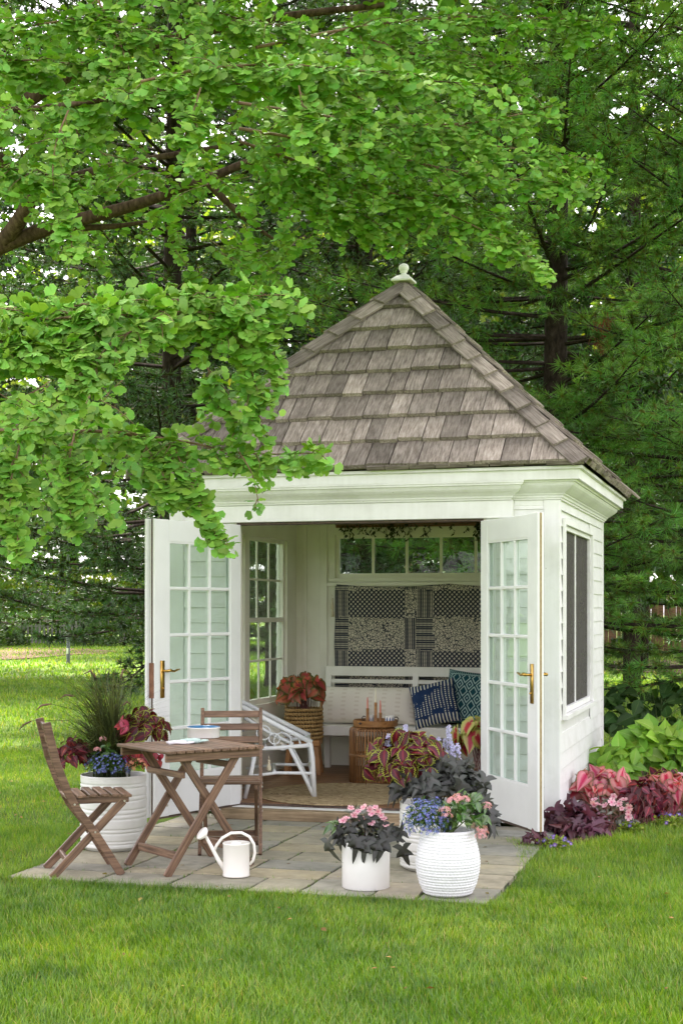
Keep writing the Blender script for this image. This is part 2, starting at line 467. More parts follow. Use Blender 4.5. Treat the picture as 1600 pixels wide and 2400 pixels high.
def m_glass():
    m, n, l, o = new_mat('glass')
    t = n.new('ShaderNodeBsdfTransparent'); t.inputs[0].default_value = (.80, .86, .82, 1)
    g = n.new('ShaderNodeBsdfGlossy'); g.inputs['Roughness'].default_value = .02
    l.new(bump(n, l, noise(n, l, coords(n, l, (1, 1, 1)), 4.0, 3), .12, .02), g.inputs['Normal'])
    f = n.new('ShaderNodeLayerWeight'); f.inputs[0].default_value = .5
    k = math1(n, l, 'ADD', math1(n, l, 'MULTIPLY', math1(n, l, 'POWER', f.outputs['Facing'], 4.0), .55), .035, True)
    mx = n.new('ShaderNodeMixShader'); l.new(k, mx.inputs[0]); l.new(t.outputs[0], mx.inputs[1]); l.new(g.outputs[0], mx.inputs[2]); l.new(mx.outputs[0], o.inputs[0])
m_glass()
def m_screen():
    m, n, l, o = new_mat('insect_screen')
    t = n.new('ShaderNodeBsdfTransparent'); d = n.new('ShaderNodeBsdfDiffuse'); d.inputs[0].default_value = (.105, .10, .09, 1)
    v = coords(n, l, (1, 1, 1)); f = ramp(n, [(.35, (.68,) * 3), (.7, (.86,) * 3)]); l.new(noise(n, l, v, 3, 3), f.inputs[0])
    mx = n.new('ShaderNodeMixShader'); l.new(f.outputs[0], mx.inputs[0]); l.new(t.outputs[0], mx.inputs[1]); l.new(d.outputs[0], mx.inputs[2]); l.new(mx.outputs[0], o.inputs[0])
m_screen()
def m_stone():
    m, n, l, o = new_mat('bluestone')
    oi = n.new('ShaderNodeObjectInfo')
    v = coords(n, l, (1, 1, 1))
    f1 = noise(n, l, v, 3.5, 8, .65); f2 = noise(n, l, v, 16, 6, .6)
    base = ramp(n, [(0, (.235, .235, .205)), (.25, (.31, .285, .20)), (.45, (.265, .26, .22)), (.6, (.35, .31, .21)), (.8, (.285, .285, .25)), (1, (.335, .295, .22))])
    l.new(oi.outputs['Random'], base.inputs[0])
    k = ramp(n, [(.3, (.7, .7, .66)), (.5, (1.0, 1.0, 1.0)), (.72, (1.22, 1.18, 1.06))]); l.new(f1, k.inputs[0])
    c = mixc(n, l, base.outputs[0], k.outputs[0], 1.0, 'MULTIPLY')
    k2 = ramp(n, [(.35, (.82, .82, .8)), (.65, (1.1, 1.1, 1.1))]); l.new(f2, k2.inputs[0])
    c = mixc(n, l, c, k2.outputs[0], .7, 'MULTIPLY')
    principled(n, l, o, c, .75, bump(n, l, f1, .5, .012), .25)
m_stone()

# ------------------------------------------------------------------ the garden house
A, LD = 1.4328, 2.7637          # half width (x) and depth (y); front wall plane y = 0
house = empty('garden_house', (0, 0, 0), 0, 'small white clapboard garden house with weathered shingle pyramid roof and open glazed doors', 'garden house')
FZ = .095                       # floor height

def wall(name, pieces_out, pieces_in):
    mb = MB()
    for lo, hi in pieces_out: mb.box(lo, hi)
    mb.cur = 1
    for lo, hi in pieces_in: mb.box(lo, hi)
    return mb.build(name, ['white_paint', 'cream_paint'], house)
TOPZ = 2.40
def wall_x(name, x_out, sgn, holes):
    """side wall at |x|; sgn +1 right, -1 left; holes (y0,y1,z0,z1)"""
    xa, xb, xc = x_out, x_out - sgn * .05, x_out - sgn * .10
    def pieces(x0, x1, e):
        lo, hi = min(x0, x1), max(x0, x1); P = []
        ys = [.02 + e] + [q for h in holes for q in h[:2]] + [LD - .02 - e]
        for i in range(0, len(ys), 2): P.append(((lo, ys[i], .08), (hi, ys[i + 1], TOPZ)))
        for h in holes: P += [((lo, h[0], .08), (hi, h[1], h[2])), ((lo, h[0], h[3]), (hi, h[1], TOPZ))]
        return P
    return wall(name, pieces(xa, xb, 0), pieces(xb, xc, .06))
RH = [(.207, 1.851, .766, 2.10)]
LH = [(.30, 1.28, .70, 2.12), (1.40, 2.39, .70, 2.12)]
w_right = wall_x('wall', A - .012, 1, RH)
w_left = wall_x('wall', -A + .012, -1, LH)
TX0, TX1, TZ0, TZ1 = -.955, .99, 1.79, 2.18
yb0, yb1, yb2 = LD - .012, LD - .06, LD - .10
def bk(y0, y1, e):
    return [((-A + .02 + e, y0, .08), (TX0, y1, TOPZ)), ((TX1, y0, .08), (A - .02 - e, y1, TOPZ)), ((TX0, y0, .08), (TX1, y1, TZ0)), ((TX0, y0, TZ1), (TX1, y1, TOPZ))]
w_back = wall('wall', bk(yb1, yb0, 0), bk(yb2, yb1, .08))
OX = .93                         # half width of the door opening
w_front = wall('wall', [((-A + .02, .012, .08), (-OX, .05, TOPZ)), ((OX, .012, .08), (A - .02, .05, TOPZ)), ((-OX, .012, 2.14), (OX, .05, TOPZ))],
               [((-A + .08, .05, .08), (-OX, .09, TOPZ)), ((OX, .05, .08), (A - .08, .09, TOPZ)), ((-OX, .05, 2.16), (OX, .09, TOPZ))])
# clapboards, each a board
EXP = .113
def clap(parent, p0, p1, out, zz):
    """one lapped board; bottom edge leans out"""
    up = Vector((out[0], out[1], .09)).normalized()
    w = EXP + .022
    q0 = (p0[0] + out[0] * .008, p0[1] + out[1] * .008, zz + w / 2); q1 = (p1[0] + out[0] * .008, p1[1] + out[1] * .008, zz + w / 2)
    beam('clapboard', q0, q1, w, .009, 'white_paint', parent, up, .0015)
z = .05
while z < 2.24:
    for sx in (-1, 1):
        xs = sorted((sx * 1.0, sx * (A - .10)))
        clap(w_front, (xs[0], .012, 0), (xs[1], .012, 0), (0, -1), z)
    for wl_, sx, hs_ in ((w_right, 1, RH), (w_left, -1, [(.30, 2.39, .70, 2.12)])):
        seg = [(.06, LD - .06)]
        if z + EXP > hs_[0][2] - .05 and z < hs_[0][3] + .02:
            seg = [(.06, hs_[0][0] - .03), (hs_[0][1] + .03, LD - .06)]
        for s0, s1 in seg:
            clap(wl_, (sx * (A - .012), s0, 0), (sx * (A - .012), s1, 0), (sx, 0), z)
    z += EXP
# corner boards
for sx in (-1, 1):
    for y0, nm in ((0, 0), (LD, 1)):
        s = -1 if nm == 0 else 1
        mb = MB()
        x0, x1 = sorted((sx * (A - .10), sx * (A + .012)))
        ya, yb = sorted((y0 + s * .012, y0 - s * .06))
        mb.box((x0, ya, .06), (x1, yb, 2.262), .004)
        mb.build('corner_board', 'white_paint', house)
# door casing, header, jambs
for sx in (-1, 1):
    x0, x1 = sorted((sx * OX, sx * 1.0))
    mb = MB(); mb.box((x0, -.016, .06), (x1, .0115, 2.139), .003); mb.build('door_casing', 'white_paint', house)
    x0, x1 = sorted((sx * (OX - .018), sx * OX))
    mb = MB(); mb.box((x0, -.010, .06), (x1, .092, 2.139), .003); mb.build('door_jamb', 'cream_paint', house)
    x0, x1 = sorted((sx * 1.126, sx * (A - .101)))
    mb = MB(); mb.box((x0, -.006, 2.222), (x1, .011, 2.262), .003); mb.build('frieze_trim', 'white_paint', house)
    # white skirt board under the wall beside the opening
    x0, x1 = sorted((sx * .94, sx * (A - .05)))
    mb = MB(); mb.box((x0, -.02, .022), (x1, .011, .10), .003); mb.build('skirt_board', 'white_paint', house)
mb = MB(); mb.box((-1.125, -.045, 2.139), (1.125, .0115, 2.262), .003); mb.build('door_header', 'white_paint', house)
mb = MB(); mb.box((-OX + .018, -.02, 2.122), (OX - .018, .09, 2.1385), .002); mb.build('door_stop', 'dark_strip', house)
mb = MB()
crown = [(.0, 2.262), (.020, 2.262), (.020, 2.272), (.030, 2.275), (.034, 2.288), (.045, 2.296), (.047, 2.302), (.058, 2.308), (.078, 2.322), (.098, 2.338), (.112, 2.352), (.119, 2.366), (.120, 2.374), (.134, 2.375), (.136, 2.3875), (.163, 2.388), (.163, 2.452), (.186, 2.456), (.186, 2.476), (.0, 2.476)]
sweep_rect(mb, crown, -A, A, 0, LD)
mb.build('cornice', 'white_paint', house)
mb = MB()
cr2 = [(.0, 2.2625), (.016, 2.263), (.018, 2.274), (.028, 2.277), (.032, 2.289), (.042, 2.297), (.052, 2.306), (.070, 2.318), (.086, 2.333), (.096, 2.349), (.1, 2.358), (.112, 2.36), (.114, 2.373), (.120, 2.375), (.1205, 2.3876), (.0, 2.3876)]
sweep_rect(mb, cr2, -1.10, 1.10, -.041, .2)
mb.build('crown_moulding', 'white_paint', house)
# floor, sill and step
for k in range(20):
    y0 = .0 + k * .134
    beam('floor_plank', (-A + .11, y0 + .066, FZ - .0125), (A - .11, y0 + .066, FZ - .0125), .130, .025, 'floor_wood', house, c=.003)
mb = MB(); mb.box((-A + .05, .0, .03), (A - .05, LD - .05, FZ - .028)); mb.build('floor_deck', 'dark_strip', house)
mb = MB(); mb.box((-.93, -.030, FZ - .018), (.93, -.001, FZ - .002), .003); mb.build('threshold', 'dark_strip', house)
mb = MB(); mb.box((-.935, -.112, .002), (.935, -.021, .077), .004); mb.build('door_sill', 'white_paint', house)
beam('step', (-.965, -.165, .037), (.965, -.165, .037), .105, .074, 'step_timber', house, c=.005)
mb = MB(); mb.box((-A + .1, .07, TOPZ - .02), (A - .1, LD - .1, TOPZ)); mb.build('ceiling', 'ceiling_paint', house)

# windows ---------------------------------------------------------------
def window(parent_house, axis, pos, u0, u1, z0, z1, cols, rows, inner, mat='white_paint', glass='glass', casing=.045, depth=.1, double=False, mull=.018):
    """axis 'x': window lies in plane x=pos, u is y; axis 'y': plane y=pos, u is x. inner = +1/-1 direction of the casing side"""
    def P(u, w, z): return (pos + w, u, z) if axis == 'x' else (u, pos + w, z)
    def bx(mb, ua, ub, wa, wb, za, zb, c=.002):
        a, b = P(ua, wa, za), P(ub, wb, zb)
        mb.box(tuple(min(p, q) for p, q in zip(a, b)), tuple(max(p, q) for p, q in zip(a, b)), c)
    mb = MB()
    fr = .032
    bx(mb, u0, u0 + fr, -.025, .025, z0, z1); bx(mb, u1 - fr, u1, -.025, .025, z0, z1)
    bx(mb, u0 + fr, u1 - fr, -.025, .025, z0, z0 + fr * 1.3); bx(mb, u0 + fr, u1 - fr, -.025, .025, z1 - fr, z1)
    w = mb.build('window', mat, parent_house)
    mb = MB()
    for s in inner:
        c0, c1 = s * .026, s * .048
        bx(mb, u0 - casing, u0 - .001, c0, c1, z0 - .0, z1 + casing); bx(mb, u1 + .001, u1 + casing, c0, c1, z0, z1 + casing)
        bx(mb, u0 - .001, u1 + .001, c0, c1, z1 + .001, z1 + casing)
        bx(mb, u0 - casing - .012, u1 + casing + .012, c0, s * .064, z0 - .035, z0 - .0005)
    if mb.v: mb.build('casing', mat, w)
    g0, g1, h0, h1 = u0 + fr, u1 - fr, z0 + fr * 1.3, z1 - fr
    if double:
        zm = (h0 + h1) / 2
        sets = [(h0, zm - .02, .008), (zm + .02, h1, -.008)]
        mb = MB(); bx(mb, g0, g1, -.02, .022, zm - .02, zm + .02); mb.build('meeting_rail', mat, w)
    else: sets = [(h0, h1, 0)]
    for (a0, a1, off) in sets:
        for i in range(1, cols):
            u = g0 + (g1 - g0) * i / cols
            mb = MB(); bx(mb, u - mull / 2, u + mull / 2, off - .008, off + .008, a0, a1); mb.build('muntin', mat, w)
        for j in range(1, rows):
            zz = a0 + (a1 - a0) * j / rows
            mb = MB(); bx(mb, g0, g1, off - .0075, off + .0075, zz - mull / 2, zz + mull / 2); mb.build('muntin', mat, w)
        for i in range(cols):
            for j in range(rows):
                ua, ub = g0 + (g1 - g0) * i / cols, g0 + (g1 - g0) * (i + 1) / cols
                za, zb = a0 + (a1 - a0) * j / rows, a0 + (a1 - a0) * (j + 1) / rows
                mb = MB(); bx(mb, ua, ub, off - .002, off + .002, za, zb, 0); mb.build('screen' if glass == 'insect_screen' else 'pane', glass, w)
    return w
# right side: pair of insect screens
wr = window(house, 'x', A - .02, .207, 1.851, .766, 2.10, 2, 1, (1,), glass='insect_screen', mull=.045)
mb = MB(); mb.box((A - .10, .215, .775), (A - .085, 1.843, 2.09)); mb.build('pane', 'glass', wr)
window(house, 'x', -A + .06, .30, 1.28, .70, 2.12, 3, 2, (1, -1), 'cream_paint', double=True)
window(house, 'x', -A + .06, 1.40, 2.39, .70, 2.12, 3, 2, (1, -1), 'cream_paint', double=True)
wt = window(house, 'y', LD - .05, TX0, TX1, TZ0, TZ1, 6, 1, (-1,), 'cream_paint', mull=.026)
# interior trim of the back wall
for x in (-1.24, 1.24):
    mb = MB(); mb.box((x - .02, yb2 - .014, .1), (x + .02, yb2 - .001, TOPZ - .03), .003); mb.build('batten', 'cream_paint', house)
for x in (-1.06, 1.09):
    mb = MB(); mb.box((x - .035, yb2 - .02, .1), (x + .035, yb2 - .001, TOPZ - .03), .003); mb.build('window_trim', 'cream_paint', house)
mb = MB(); mb.box((-1.02, yb2 - .04, 1.715), (1.05, yb2 - .001, 1.75), .004); mb.build('window_ledge', 'cream_paint', house)
mb = MB(); mb.box((-.93, yb2 - .008, .45), (.95, yb2 - .001, 1.70)); mb.build('lower_screen', 'insect_screen', house)
mb = MB(); mb.box((-.94, yb2 - .03, 2.245), (1.05, yb2 - .001, 2.33), .003); mb.build('valance_board', 'copper_board', house)
for y in (.16, 1.34, 2.52):
    pass

# double doors ----------------------------------------------------------
DW, DZ0, DZ1 = .927, .0854, 2.122
def door(hx, ang, side, label):
    d = empty('door', (hx, -.02, 0), ang, parent=house); d['label'] = label
    y0, y1 = (-.045, 0) if side < 0 else (0, .045)
    yc = (y0 + y1) / 2
    f = MB()
    hs_w, fs_w, tr, br = .115, .148, .150, .275
    f.box((0, y0, DZ0), (hs_w, y1, DZ1), .003); f.box((DW - fs_w, y0, DZ0), (DW, y1, DZ1), .003)
    f.box((hs_w, y0 + .001, DZ0 + .003), (DW - fs_w, y1 - .001, DZ0 + br), .002); f.box((hs_w, y0 + .001, DZ1 - tr), (DW - fs_w, y1 - .001, DZ1 - .003), .002)
    f.build('door_frame', 'door_paint', d)
    g0, g1, h0, h1 = hs_w, DW - fs_w, DZ0 + br, DZ1 - tr
    mw = .024
    for i in range(1, 3):
        u = g0 + (g1 - g0) * i / 3
        mb = MB(); mb.box((u - mw / 2, yc - .018, h0), (u + mw / 2, yc + .018, h1), .006); mb.build('muntin', 'door_paint', d)
    for j in range(1, 5):
        zz = h0 + (h1 - h0) * j / 5
        mb = MB(); mb.box((g0, yc - .0175, zz - mw / 2), (g1, yc + .0175, zz + mw / 2), .006); mb.build('muntin', 'door_paint', d)
    for i in range(3):
        for j in range(5):
            mb = MB(); mb.box((g0 + (g1 - g0) * i / 3, yc - .002, h0 + (h1 - h0) * j / 5), (g0 + (g1 - g0) * (i + 1) / 3, yc + .002, h0 + (h1 - h0) * (j + 1) / 5)); mb.build('pane', 'glass', d)
    # glazing bead round the panes
    mb = MB(); e = .012
    for ya in (y0 + .004, y1 - .010):
        for lo, hi in (((g0, ya, h0), (g0 + e, ya + .006, h1)), ((g1 - e, ya, h0), (g1, ya + .006, h1)), ((g0 + e, ya, h0), (g1 - e, ya + .006, h0 + e)), ((g0 + e, ya, h1 - e), (g1 - e, ya + .006, h1))):
            mb.box(lo, hi)
    mb.build('glazing_bead', 'door_paint', d)
    # brass lever sets on both faces
    hx_ = DW - .075
    for fy, s in ((y1, 1), (y0, -1)):
        mb = MB()
        mb.box((hx_ - .02, fy + s * .0005 if s > 0 else fy - .009, .90), (hx_ + .02, fy + .009 if s > 0 else fy - .0005, 1.155), .006)
        mb.tube([(hx_, fy, 1.085), (hx_, fy + s * .05, 1.085)], .009, 10)
        pts = [(hx_ + .005, fy + s * .052, 1.085), (hx_ - .03, fy + s * .054, 1.088), (hx_ - .065, fy + s * .052, 1.080), (hx_ - .10, fy + s * .050, 1.090), (hx_ - .125, fy + s * .050, 1.093)]
        mb.tube(pts, [.011, .010, .007, .0075, .005], 10)
        if s * side > 0 or True: mb.tube([(hx_, fy, .965), (hx_, fy + s * .02, .965)], .007, 8)
        mb.build('handle', 'brass', d, True)
    # free edge: weather strip, and the meeting strip of the left leaf
    mb = MB(); mb.box((DW - .0005, yc - .006, DZ0), (DW + .003, yc + .007, DZ1)); mb.build('weather_strip', 'weather_strip' if side > 0 else 'dark_strip', d)
    if side < 0:
        mb = MB(); mb.box((DW - .03, y0 - .018, DZ0), (DW + .03, y0 - .001, DZ1), .003); mb.build('meeting_strip', 'door_paint', d)
        mb = MB(); mb.box((DW + .0005, y0 + .001, .90), (DW + .006, y1 - .004, 1.14), .002); mb.build('strike_plate', 'copper_board', d)
    mb = MB(); mb.box((.0, yc - .02, DZ0 - .012), (DW - .03, yc + .02, DZ0 - .0005)); mb.build('door_sweep', 'dark_strip', d)
    return d
door(-.8798, -1.9013, -1, 'white glazed door leaf swung open behind the folding table')
door(.8941, -.9836, 1, 'white glazed door leaf swung open beside the corner flower bed')

# roof ------------------------------------------------------------------
OV, ZE, ZA = .215, 2.478, 4.115
AP = Vector((0, LD / 2, ZA))
mb = MB()
c4 = [(-A - OV + .03, -OV + .03, ZE), (A + OV - .03, -OV + .03, ZE), (A + OV - .03, LD + OV - .03, ZE), (-A - OV + .03, LD + OV - .03, ZE)]
mb.add(c4 + [tuple(AP)], [(0, 1, 4), (1, 2, 4), (2, 3, 4), (3, 0, 4), (3, 2, 1, 0)])
roof = mb.build('roof', 'roof_deck', house)
corners = [Vector((-A - OV, -OV, ZE)), Vector((A + OV, -OV, ZE)), Vector((A + OV, LD + OV, ZE)), Vector((-A - OV, LD + OV, ZE))]
NC = 8.25
rr = random.Random(11)
def shingle_verts(s0, s1, b0, b1, t0, t1, lift):
    k0, k1, q0, q1 = .018 + lift, .047 + lift, .002, .009
    return [(s0, b0, k0), (s0, b1, k0), (s1, t1, q0), (s1, t0, q0), (s0 + .004, b0, k1), (s0 + .004, b1, k1), (s1, t1, q1), (s1, t0, q1)]
SF = [(0, 1, 2, 3), (4, 7, 6, 5), (0, 4, 5, 1), (1, 5, 6, 2), (2, 6, 7, 3), (3, 7, 4, 0)]
for fi in range(4):
    a, b = corners[fi], corners[(fi + 1) % 4]
    u = (b - a).normalized(); mid = (a + b) / 2; w = AP - mid; h = w.length; w.normalize(); nv = u.cross(w)
    half = (b - a).length / 2
    ex = h / NC
    rest = MB()
    Mx = Matrix(((w.x, -u.x, nv.x, mid.x), (w.y, -u.y, nv.y, mid.y), (w.z, -u.z, nv.z, mid.z), (0, 0, 0, 1)))   # local X up the slope, Y towards the left hip
    for ci in range(-1, 8):
        s0 = max(ci, 0) * ex; s1 = min(s0 + ex + .07, h - .02)
        if ci < 0: s1 = ex * .6
        hb = half * (1 - s0 / h) - .01; ht = half * (1 - s1 / h) - .004
        x = -hb
        while x < hb - .02:
            wd = rr.uniform(.10, .23)
            if hb - (x + wd) < .07: wd = hb - x
            g = rr.uniform(.002, .005)
            js = rr.uniform(-.009, .009); lift = rr.uniform(0, .004)
            b0, b1 = x + g, min(x + wd - g, hb)
            t0, t1 = min(max(b0, -ht), ht - .004), max(min(b1, ht), -ht + .004)
            if t1 - t0 < .004: t1 = t0 + .004
            sk_ = rr.uniform(-.006, .006)
            v = shingle_verts(s0 + js, s1, -b0, -b1, -t0, -t1, lift - (.016 if ci < 0 else 0))
            v = [(p[0] + (sk_ if i in (0, 4) else 0), p[1], p[2]) for i, p in enumerate(v)]
            x += wd
            if fi < 2 and ci >= 0:
                o_ = Vector(((s0 + js), -(b0 + b1) / 2, 0))
                me = bpy.data.meshes.new('shingle'); me.from_pydata([tuple(Vector(p) - o_) for p in v], [], SF); me.update()
                me.materials.append(MATS['shingle_wood'])
                o = bpy.data.objects.new('shingle', me); COL.objects.link(o); o.parent = roof
                o.matrix_local = Mx @ Matrix.Translation(o_)
            else:
                rest.add([Mx @ Vector(p) for p in v], SF)
    ro = rest.build('shingle_course', 'shingle_wood', roof); ro['kind'] = 'stuff'
# hip caps: a pair of boards at each step up each hip
for hi in range(4):
    c = corners[hi]; hd = (AP - c); hl = hd.length; hd.normalize()
    for fi, sgn in ((hi, 1), ((hi - 1) % 4, -1)):
        a, b = corners[fi], corners[(fi + 1) % 4]
        u = (b - a).normalized(); mid = (a + b) / 2; wv = (AP - mid).normalized(); nv = u.cross(wv)
        inward = nv.cross(hd).normalized()
        if inward.dot(u * sgn) < 0: inward = -inward
        ncap = 11
        for k in range(ncap):
            s0 = k * (hl - .06) / ncap - .012; s1 = s0 + (hl - .06) / ncap + .05
            wd = .125 if fi == hi else .115
            lift = .034 + rr.uniform(0, .006)
            p0 = c + hd * s0 + inward * (wd / 2 - .008) + nv * (lift + .024); p1 = c + hd * s1 + inward * (wd / 2 - .008) + nv * (lift + .002)
            beam('hip_cap', p0, p1, wd + rr.uniform(-.004, .004), .02, 'shingle_wood', roof, nv, .002)
# finial
mb = MB()
mb.box((-.085, LD / 2 - .085, ZA + .025), (.085, LD / 2 + .085, ZA + .045), .004)
v = [(-.08, -.08, .045), (.08, -.08, .045), (.08, .08, .045), (-.08, .08, .045), (-.045, -.045, .075), (.045, -.045, .075), (.045, .045, .075), (-.045, .045, .075)]
mb.add([(p[0], p[1] + LD / 2, p[2] + ZA) for p in v], [(0, 1, 5, 4), (1, 2, 6, 5), (2, 3, 7, 6), (3, 0, 4, 7), (4, 5, 6, 7)])
mb.lathe([(.046, .074), (.046, .082), (.032, .086), (.022, .094), (.021, .102), (.031, .107), (.032, .112), (.026, .115), (.037, .125), (.042, .140), (.040, .155), (.031, .168), (.016, .176), (.001, .178)], 20, (0, LD / 2, ZA))
mb.build('finial', 'planter_white', house)
# ------------------------------------------------------------------ ground, patio, beds
def m_lawn_ground():
    m, n, l, o = new_mat('lawn_ground')
    tc = n.new('ShaderNodeTexCoord')
    f = noise(n, l, tc.outputs['Object'], 3.0, 8, .7); f2 = noise(n, l, tc.outputs['Object'], .35, 4)
    r = ramp(n, [(.3, (.05, .09, .010)), (.55, (.10, .16, .018)), (.75, (.15, .20, .035))]); l.new(f, r.inputs[0])
    k = ramp(n, [(.35, (.75, .8, .7)), (.65, (1.2, 1.15, 1.1))]); l.new(f2, k.inputs[0])
    principled(n, l, o, mixc(n, l, r.outputs[0], k.outputs[0], 1.0, 'MULTIPLY'), .9, bump(n, l, noise(n, l, tc.outputs['Object'], 60, 3), .6, .02), .15)
m_lawn_ground()
def m_grass():
    m, n, l, o = new_mat('grass_blade')
    tc = n.new('ShaderNodeTexCoord')
    rn = n.new('ShaderNodeAttribute'); rn.attribute_name = 'rnd'
    hg = n.new('ShaderNodeAttribute'); hg.attribute_name = 'edge'
    big = noise(n, l, tc.outputs['Object'], .8, 4, .6)
    r = ramp(n, [(0, (.085, .19, .012)), (.35, (.13, .275, .017)), (.7, (.18, .335, .022)), (.92, (.26, .35, .045)), (1, (.36, .32, .12))]); l.new(rn.outputs['Fac'], r.inputs[0])
    k = ramp(n, [(.32, (.62, .74, .62)), (.5, (1, 1, 1)), (.68, (1.45, 1.27, 1.25))]); l.new(big, k.inputs[0])
    c = mixc(n, l, r.outputs[0], k.outputs[0], 1.0, 'MULTIPLY')
    k2 = ramp(n, [(.33, (.60, .68, .6)), (.5, (1, 1, 1)), (.7, (1.35, 1.25, 1.2))]); l.new(noise(n, l, tc.outputs['Object'], 4.5, 4, .65), k2.inputs[0]); c = mixc(n, l, c, k2.outputs[0], 1.0, 'MULTIPLY')
    d = n.new('ShaderNodeBsdfDiffuse'); t = n.new('ShaderNodeBsdfTranslucent'); g = n.new('ShaderNodeBsdfGlossy'); g.inputs['Roughness'].default_value = .4
    l.new(c, d.inputs['Color']); l.new(mixc(n, l, c, (1.3, 1.2, .5), 1.0, 'MULTIPLY'), t.inputs['Color'])
    m1 = n.new('ShaderNodeMixShader'); m1.inputs[0].default_value = .4; l.new(d.outputs[0], m1.inputs[1]); l.new(t.outputs[0], m1.inputs[2])
    m2 = n.new('ShaderNodeMixShader'); m2.inputs[0].default_value = .05; l.new(m1.outputs[0], m2.inputs[1]); l.new(g.outputs[0], m2.inputs[2])
    l.new(m2.outputs[0], o.inputs[0])
m_grass()
# lawn sheet to the horizon: denser near the house
gx_ = np.concatenate([np.linspace(-300, -30, 12), np.linspace(-28, 28, 57), np.linspace(30, 300, 12)])
gy_ = np.concatenate([np.linspace(-60, -14, 10), np.linspace(-13, 40, 54), np.linspace(44, 400, 18)])
XX, YY = np.meshgrid(gx_, gy_)
ZZ = -.03 + .012 * np.sin(XX * .9 + 1) * np.cos(YY * .7) - .0 * XX
V = np.stack([XX, YY, ZZ], -1).reshape(-1, 3); nx = len(gx_)
I = np.arange(len(gy_) - 1)[:, None] * nx + np.arange(nx - 1)[None]
Fq = np.stack([I, I + 1, I + nx + 1, I + nx], -1).reshape(-1, 4)
lawn = big_mesh('lawn', V, [Fq], 'lawn_ground', smooth=True); props(lawn, 'green lawn running back from the patio to the fences', 'lawn', kind='structure')

PX0, PX1, PY0 = -1.30, 1.45, -2.72
mb = MB(); mb.box((PX0 + .01, PY0 + .01, -.06), (PX1 - .01, .04, -.008)); patio = mb.build('patio', 'mortar'); props(patio, 'bluestone flagstone patio in front of the garden house', 'patio', kind='structure')
# irregular ashlar: split rectangles until they are stone sized
rs = random.Random(5); stones = []
def split(x0, y0, x1, y1):
    w, h = x1 - x0, y1 - y0
    if w < .62 and h < .46 or (w * h < .16 and max(w, h) < .8) or (w < .95 and h < .30):
        stones.append((x0, y0, x1, y1)); return
    if w > h * 1.25: 
        t = x0 + w * rs.uniform(.36, .64); split(x0, y0, t, y1); split(t, y0, x1, y1)
    else:
        t = y0 + h * rs.uniform(.36, .64); split(x0, y0, x1, t); split(x0, t, x1, y1)
split(PX0, PY0, -.34, -1.75); split(-.34, PY0, .42, -2.32); split(-.34, -2.32, .42, -1.75); split(.42, PY0, PX1, -1.9)
split(PX0, -1.75, -.2, -.2); split(-.2, -1.75, .42, -.2); split(.42, -1.9, PX1, -.2); split(PX0, -.2, PX1, -.01)
for (x0, y0, x1, y1) in stones:
    g = .009; n_ = 5
    j = lambda: rs.uniform(-.004, .004)
    pts = []
    cs = [(x0 + g, y0 + g), (x1 - g, y0 + g), (x1 - g, y1 - g), (x0 + g, y1 - g)]
    for k in range(4):
        a, b = cs[k], cs[(k + 1) % 4]
        for q in range(n_): t = q / n_; pts.append((a[0] + (b[0] - a[0]) * t + j(), a[1] + (b[1] - a[1]) * t + j()))
    cx, cy_ = (x0 + x1) / 2, (y0 + y1) / 2; zt = rs.uniform(-.003, .003); N = len(pts)
    v = [(p[0] - cx, p[1] - cy_, -.05) for p in pts] + [(p[0] - cx, p[1] - cy_, zt - .004) for p in pts] + [((p[0] - cx) * .985, (p[1] - cy_) * .985, zt) for p in pts]
    f = [(i, (i + 1) % N, N + (i + 1) % N, N + i) for i in range(N)] + [(N + i, N + (i + 1) % N, 2 * N + (i + 1) % N, 2 * N + i) for i in range(N)] + [tuple(range(2 * N, 3 * N))]
    me = bpy.data.meshes.new('flagstone'); me.from_pydata(v, [], f); me.update(); me.materials.append(MATS['bluestone'])
    o = link('flagstone', me, None, patio); o.location = (cx, cy_, 0)

# planting bed beside the right wall: mulch sheet with a curved front edge
bed_px = [(1252, 1986), (1290, 1984), (1339, 1972), (1420, 1958), (1473, 1941), (1529, 1930), (1598, 1922), (1700, 1905)]
bed = [tuple(gz(*p)[:2]) for p in bed_px]
bed_poly = bed + [(3.6, 3.2), (2.2, 4.2), (1.3, 4.0), (1.40, .0), (1.2, -.02), (1.2, -.35)]
mb = MB(); mb.add([(x, y, -.012) for x, y in bed_poly] + [(x, y, -.08) for x, y in bed_poly], [tuple(range(len(bed_poly)))] + [(i, i + len(bed_poly), (i + 1) % len(bed_poly) + len(bed_poly), (i + 1) % len(bed_poly)) for i in range(len(bed_poly))])
bedo = mb.build('planting_bed', 'mulch'); props(bedo, 'dark mulch planting bed along the right wall', 'flower bed', kind='structure')
def in_poly(X, Y, poly):
    c = np.zeros(len(X), bool); j = len(poly) - 1
    for i in range(len(poly)):
        xi, yi = poly[i]; xj, yj = poly[j]
        c ^= ((yi > Y) != (yj > Y)) & (X < (xj - xi) * (Y - yi) / (yj - yi + 1e-12) + xi); j = i
    return c
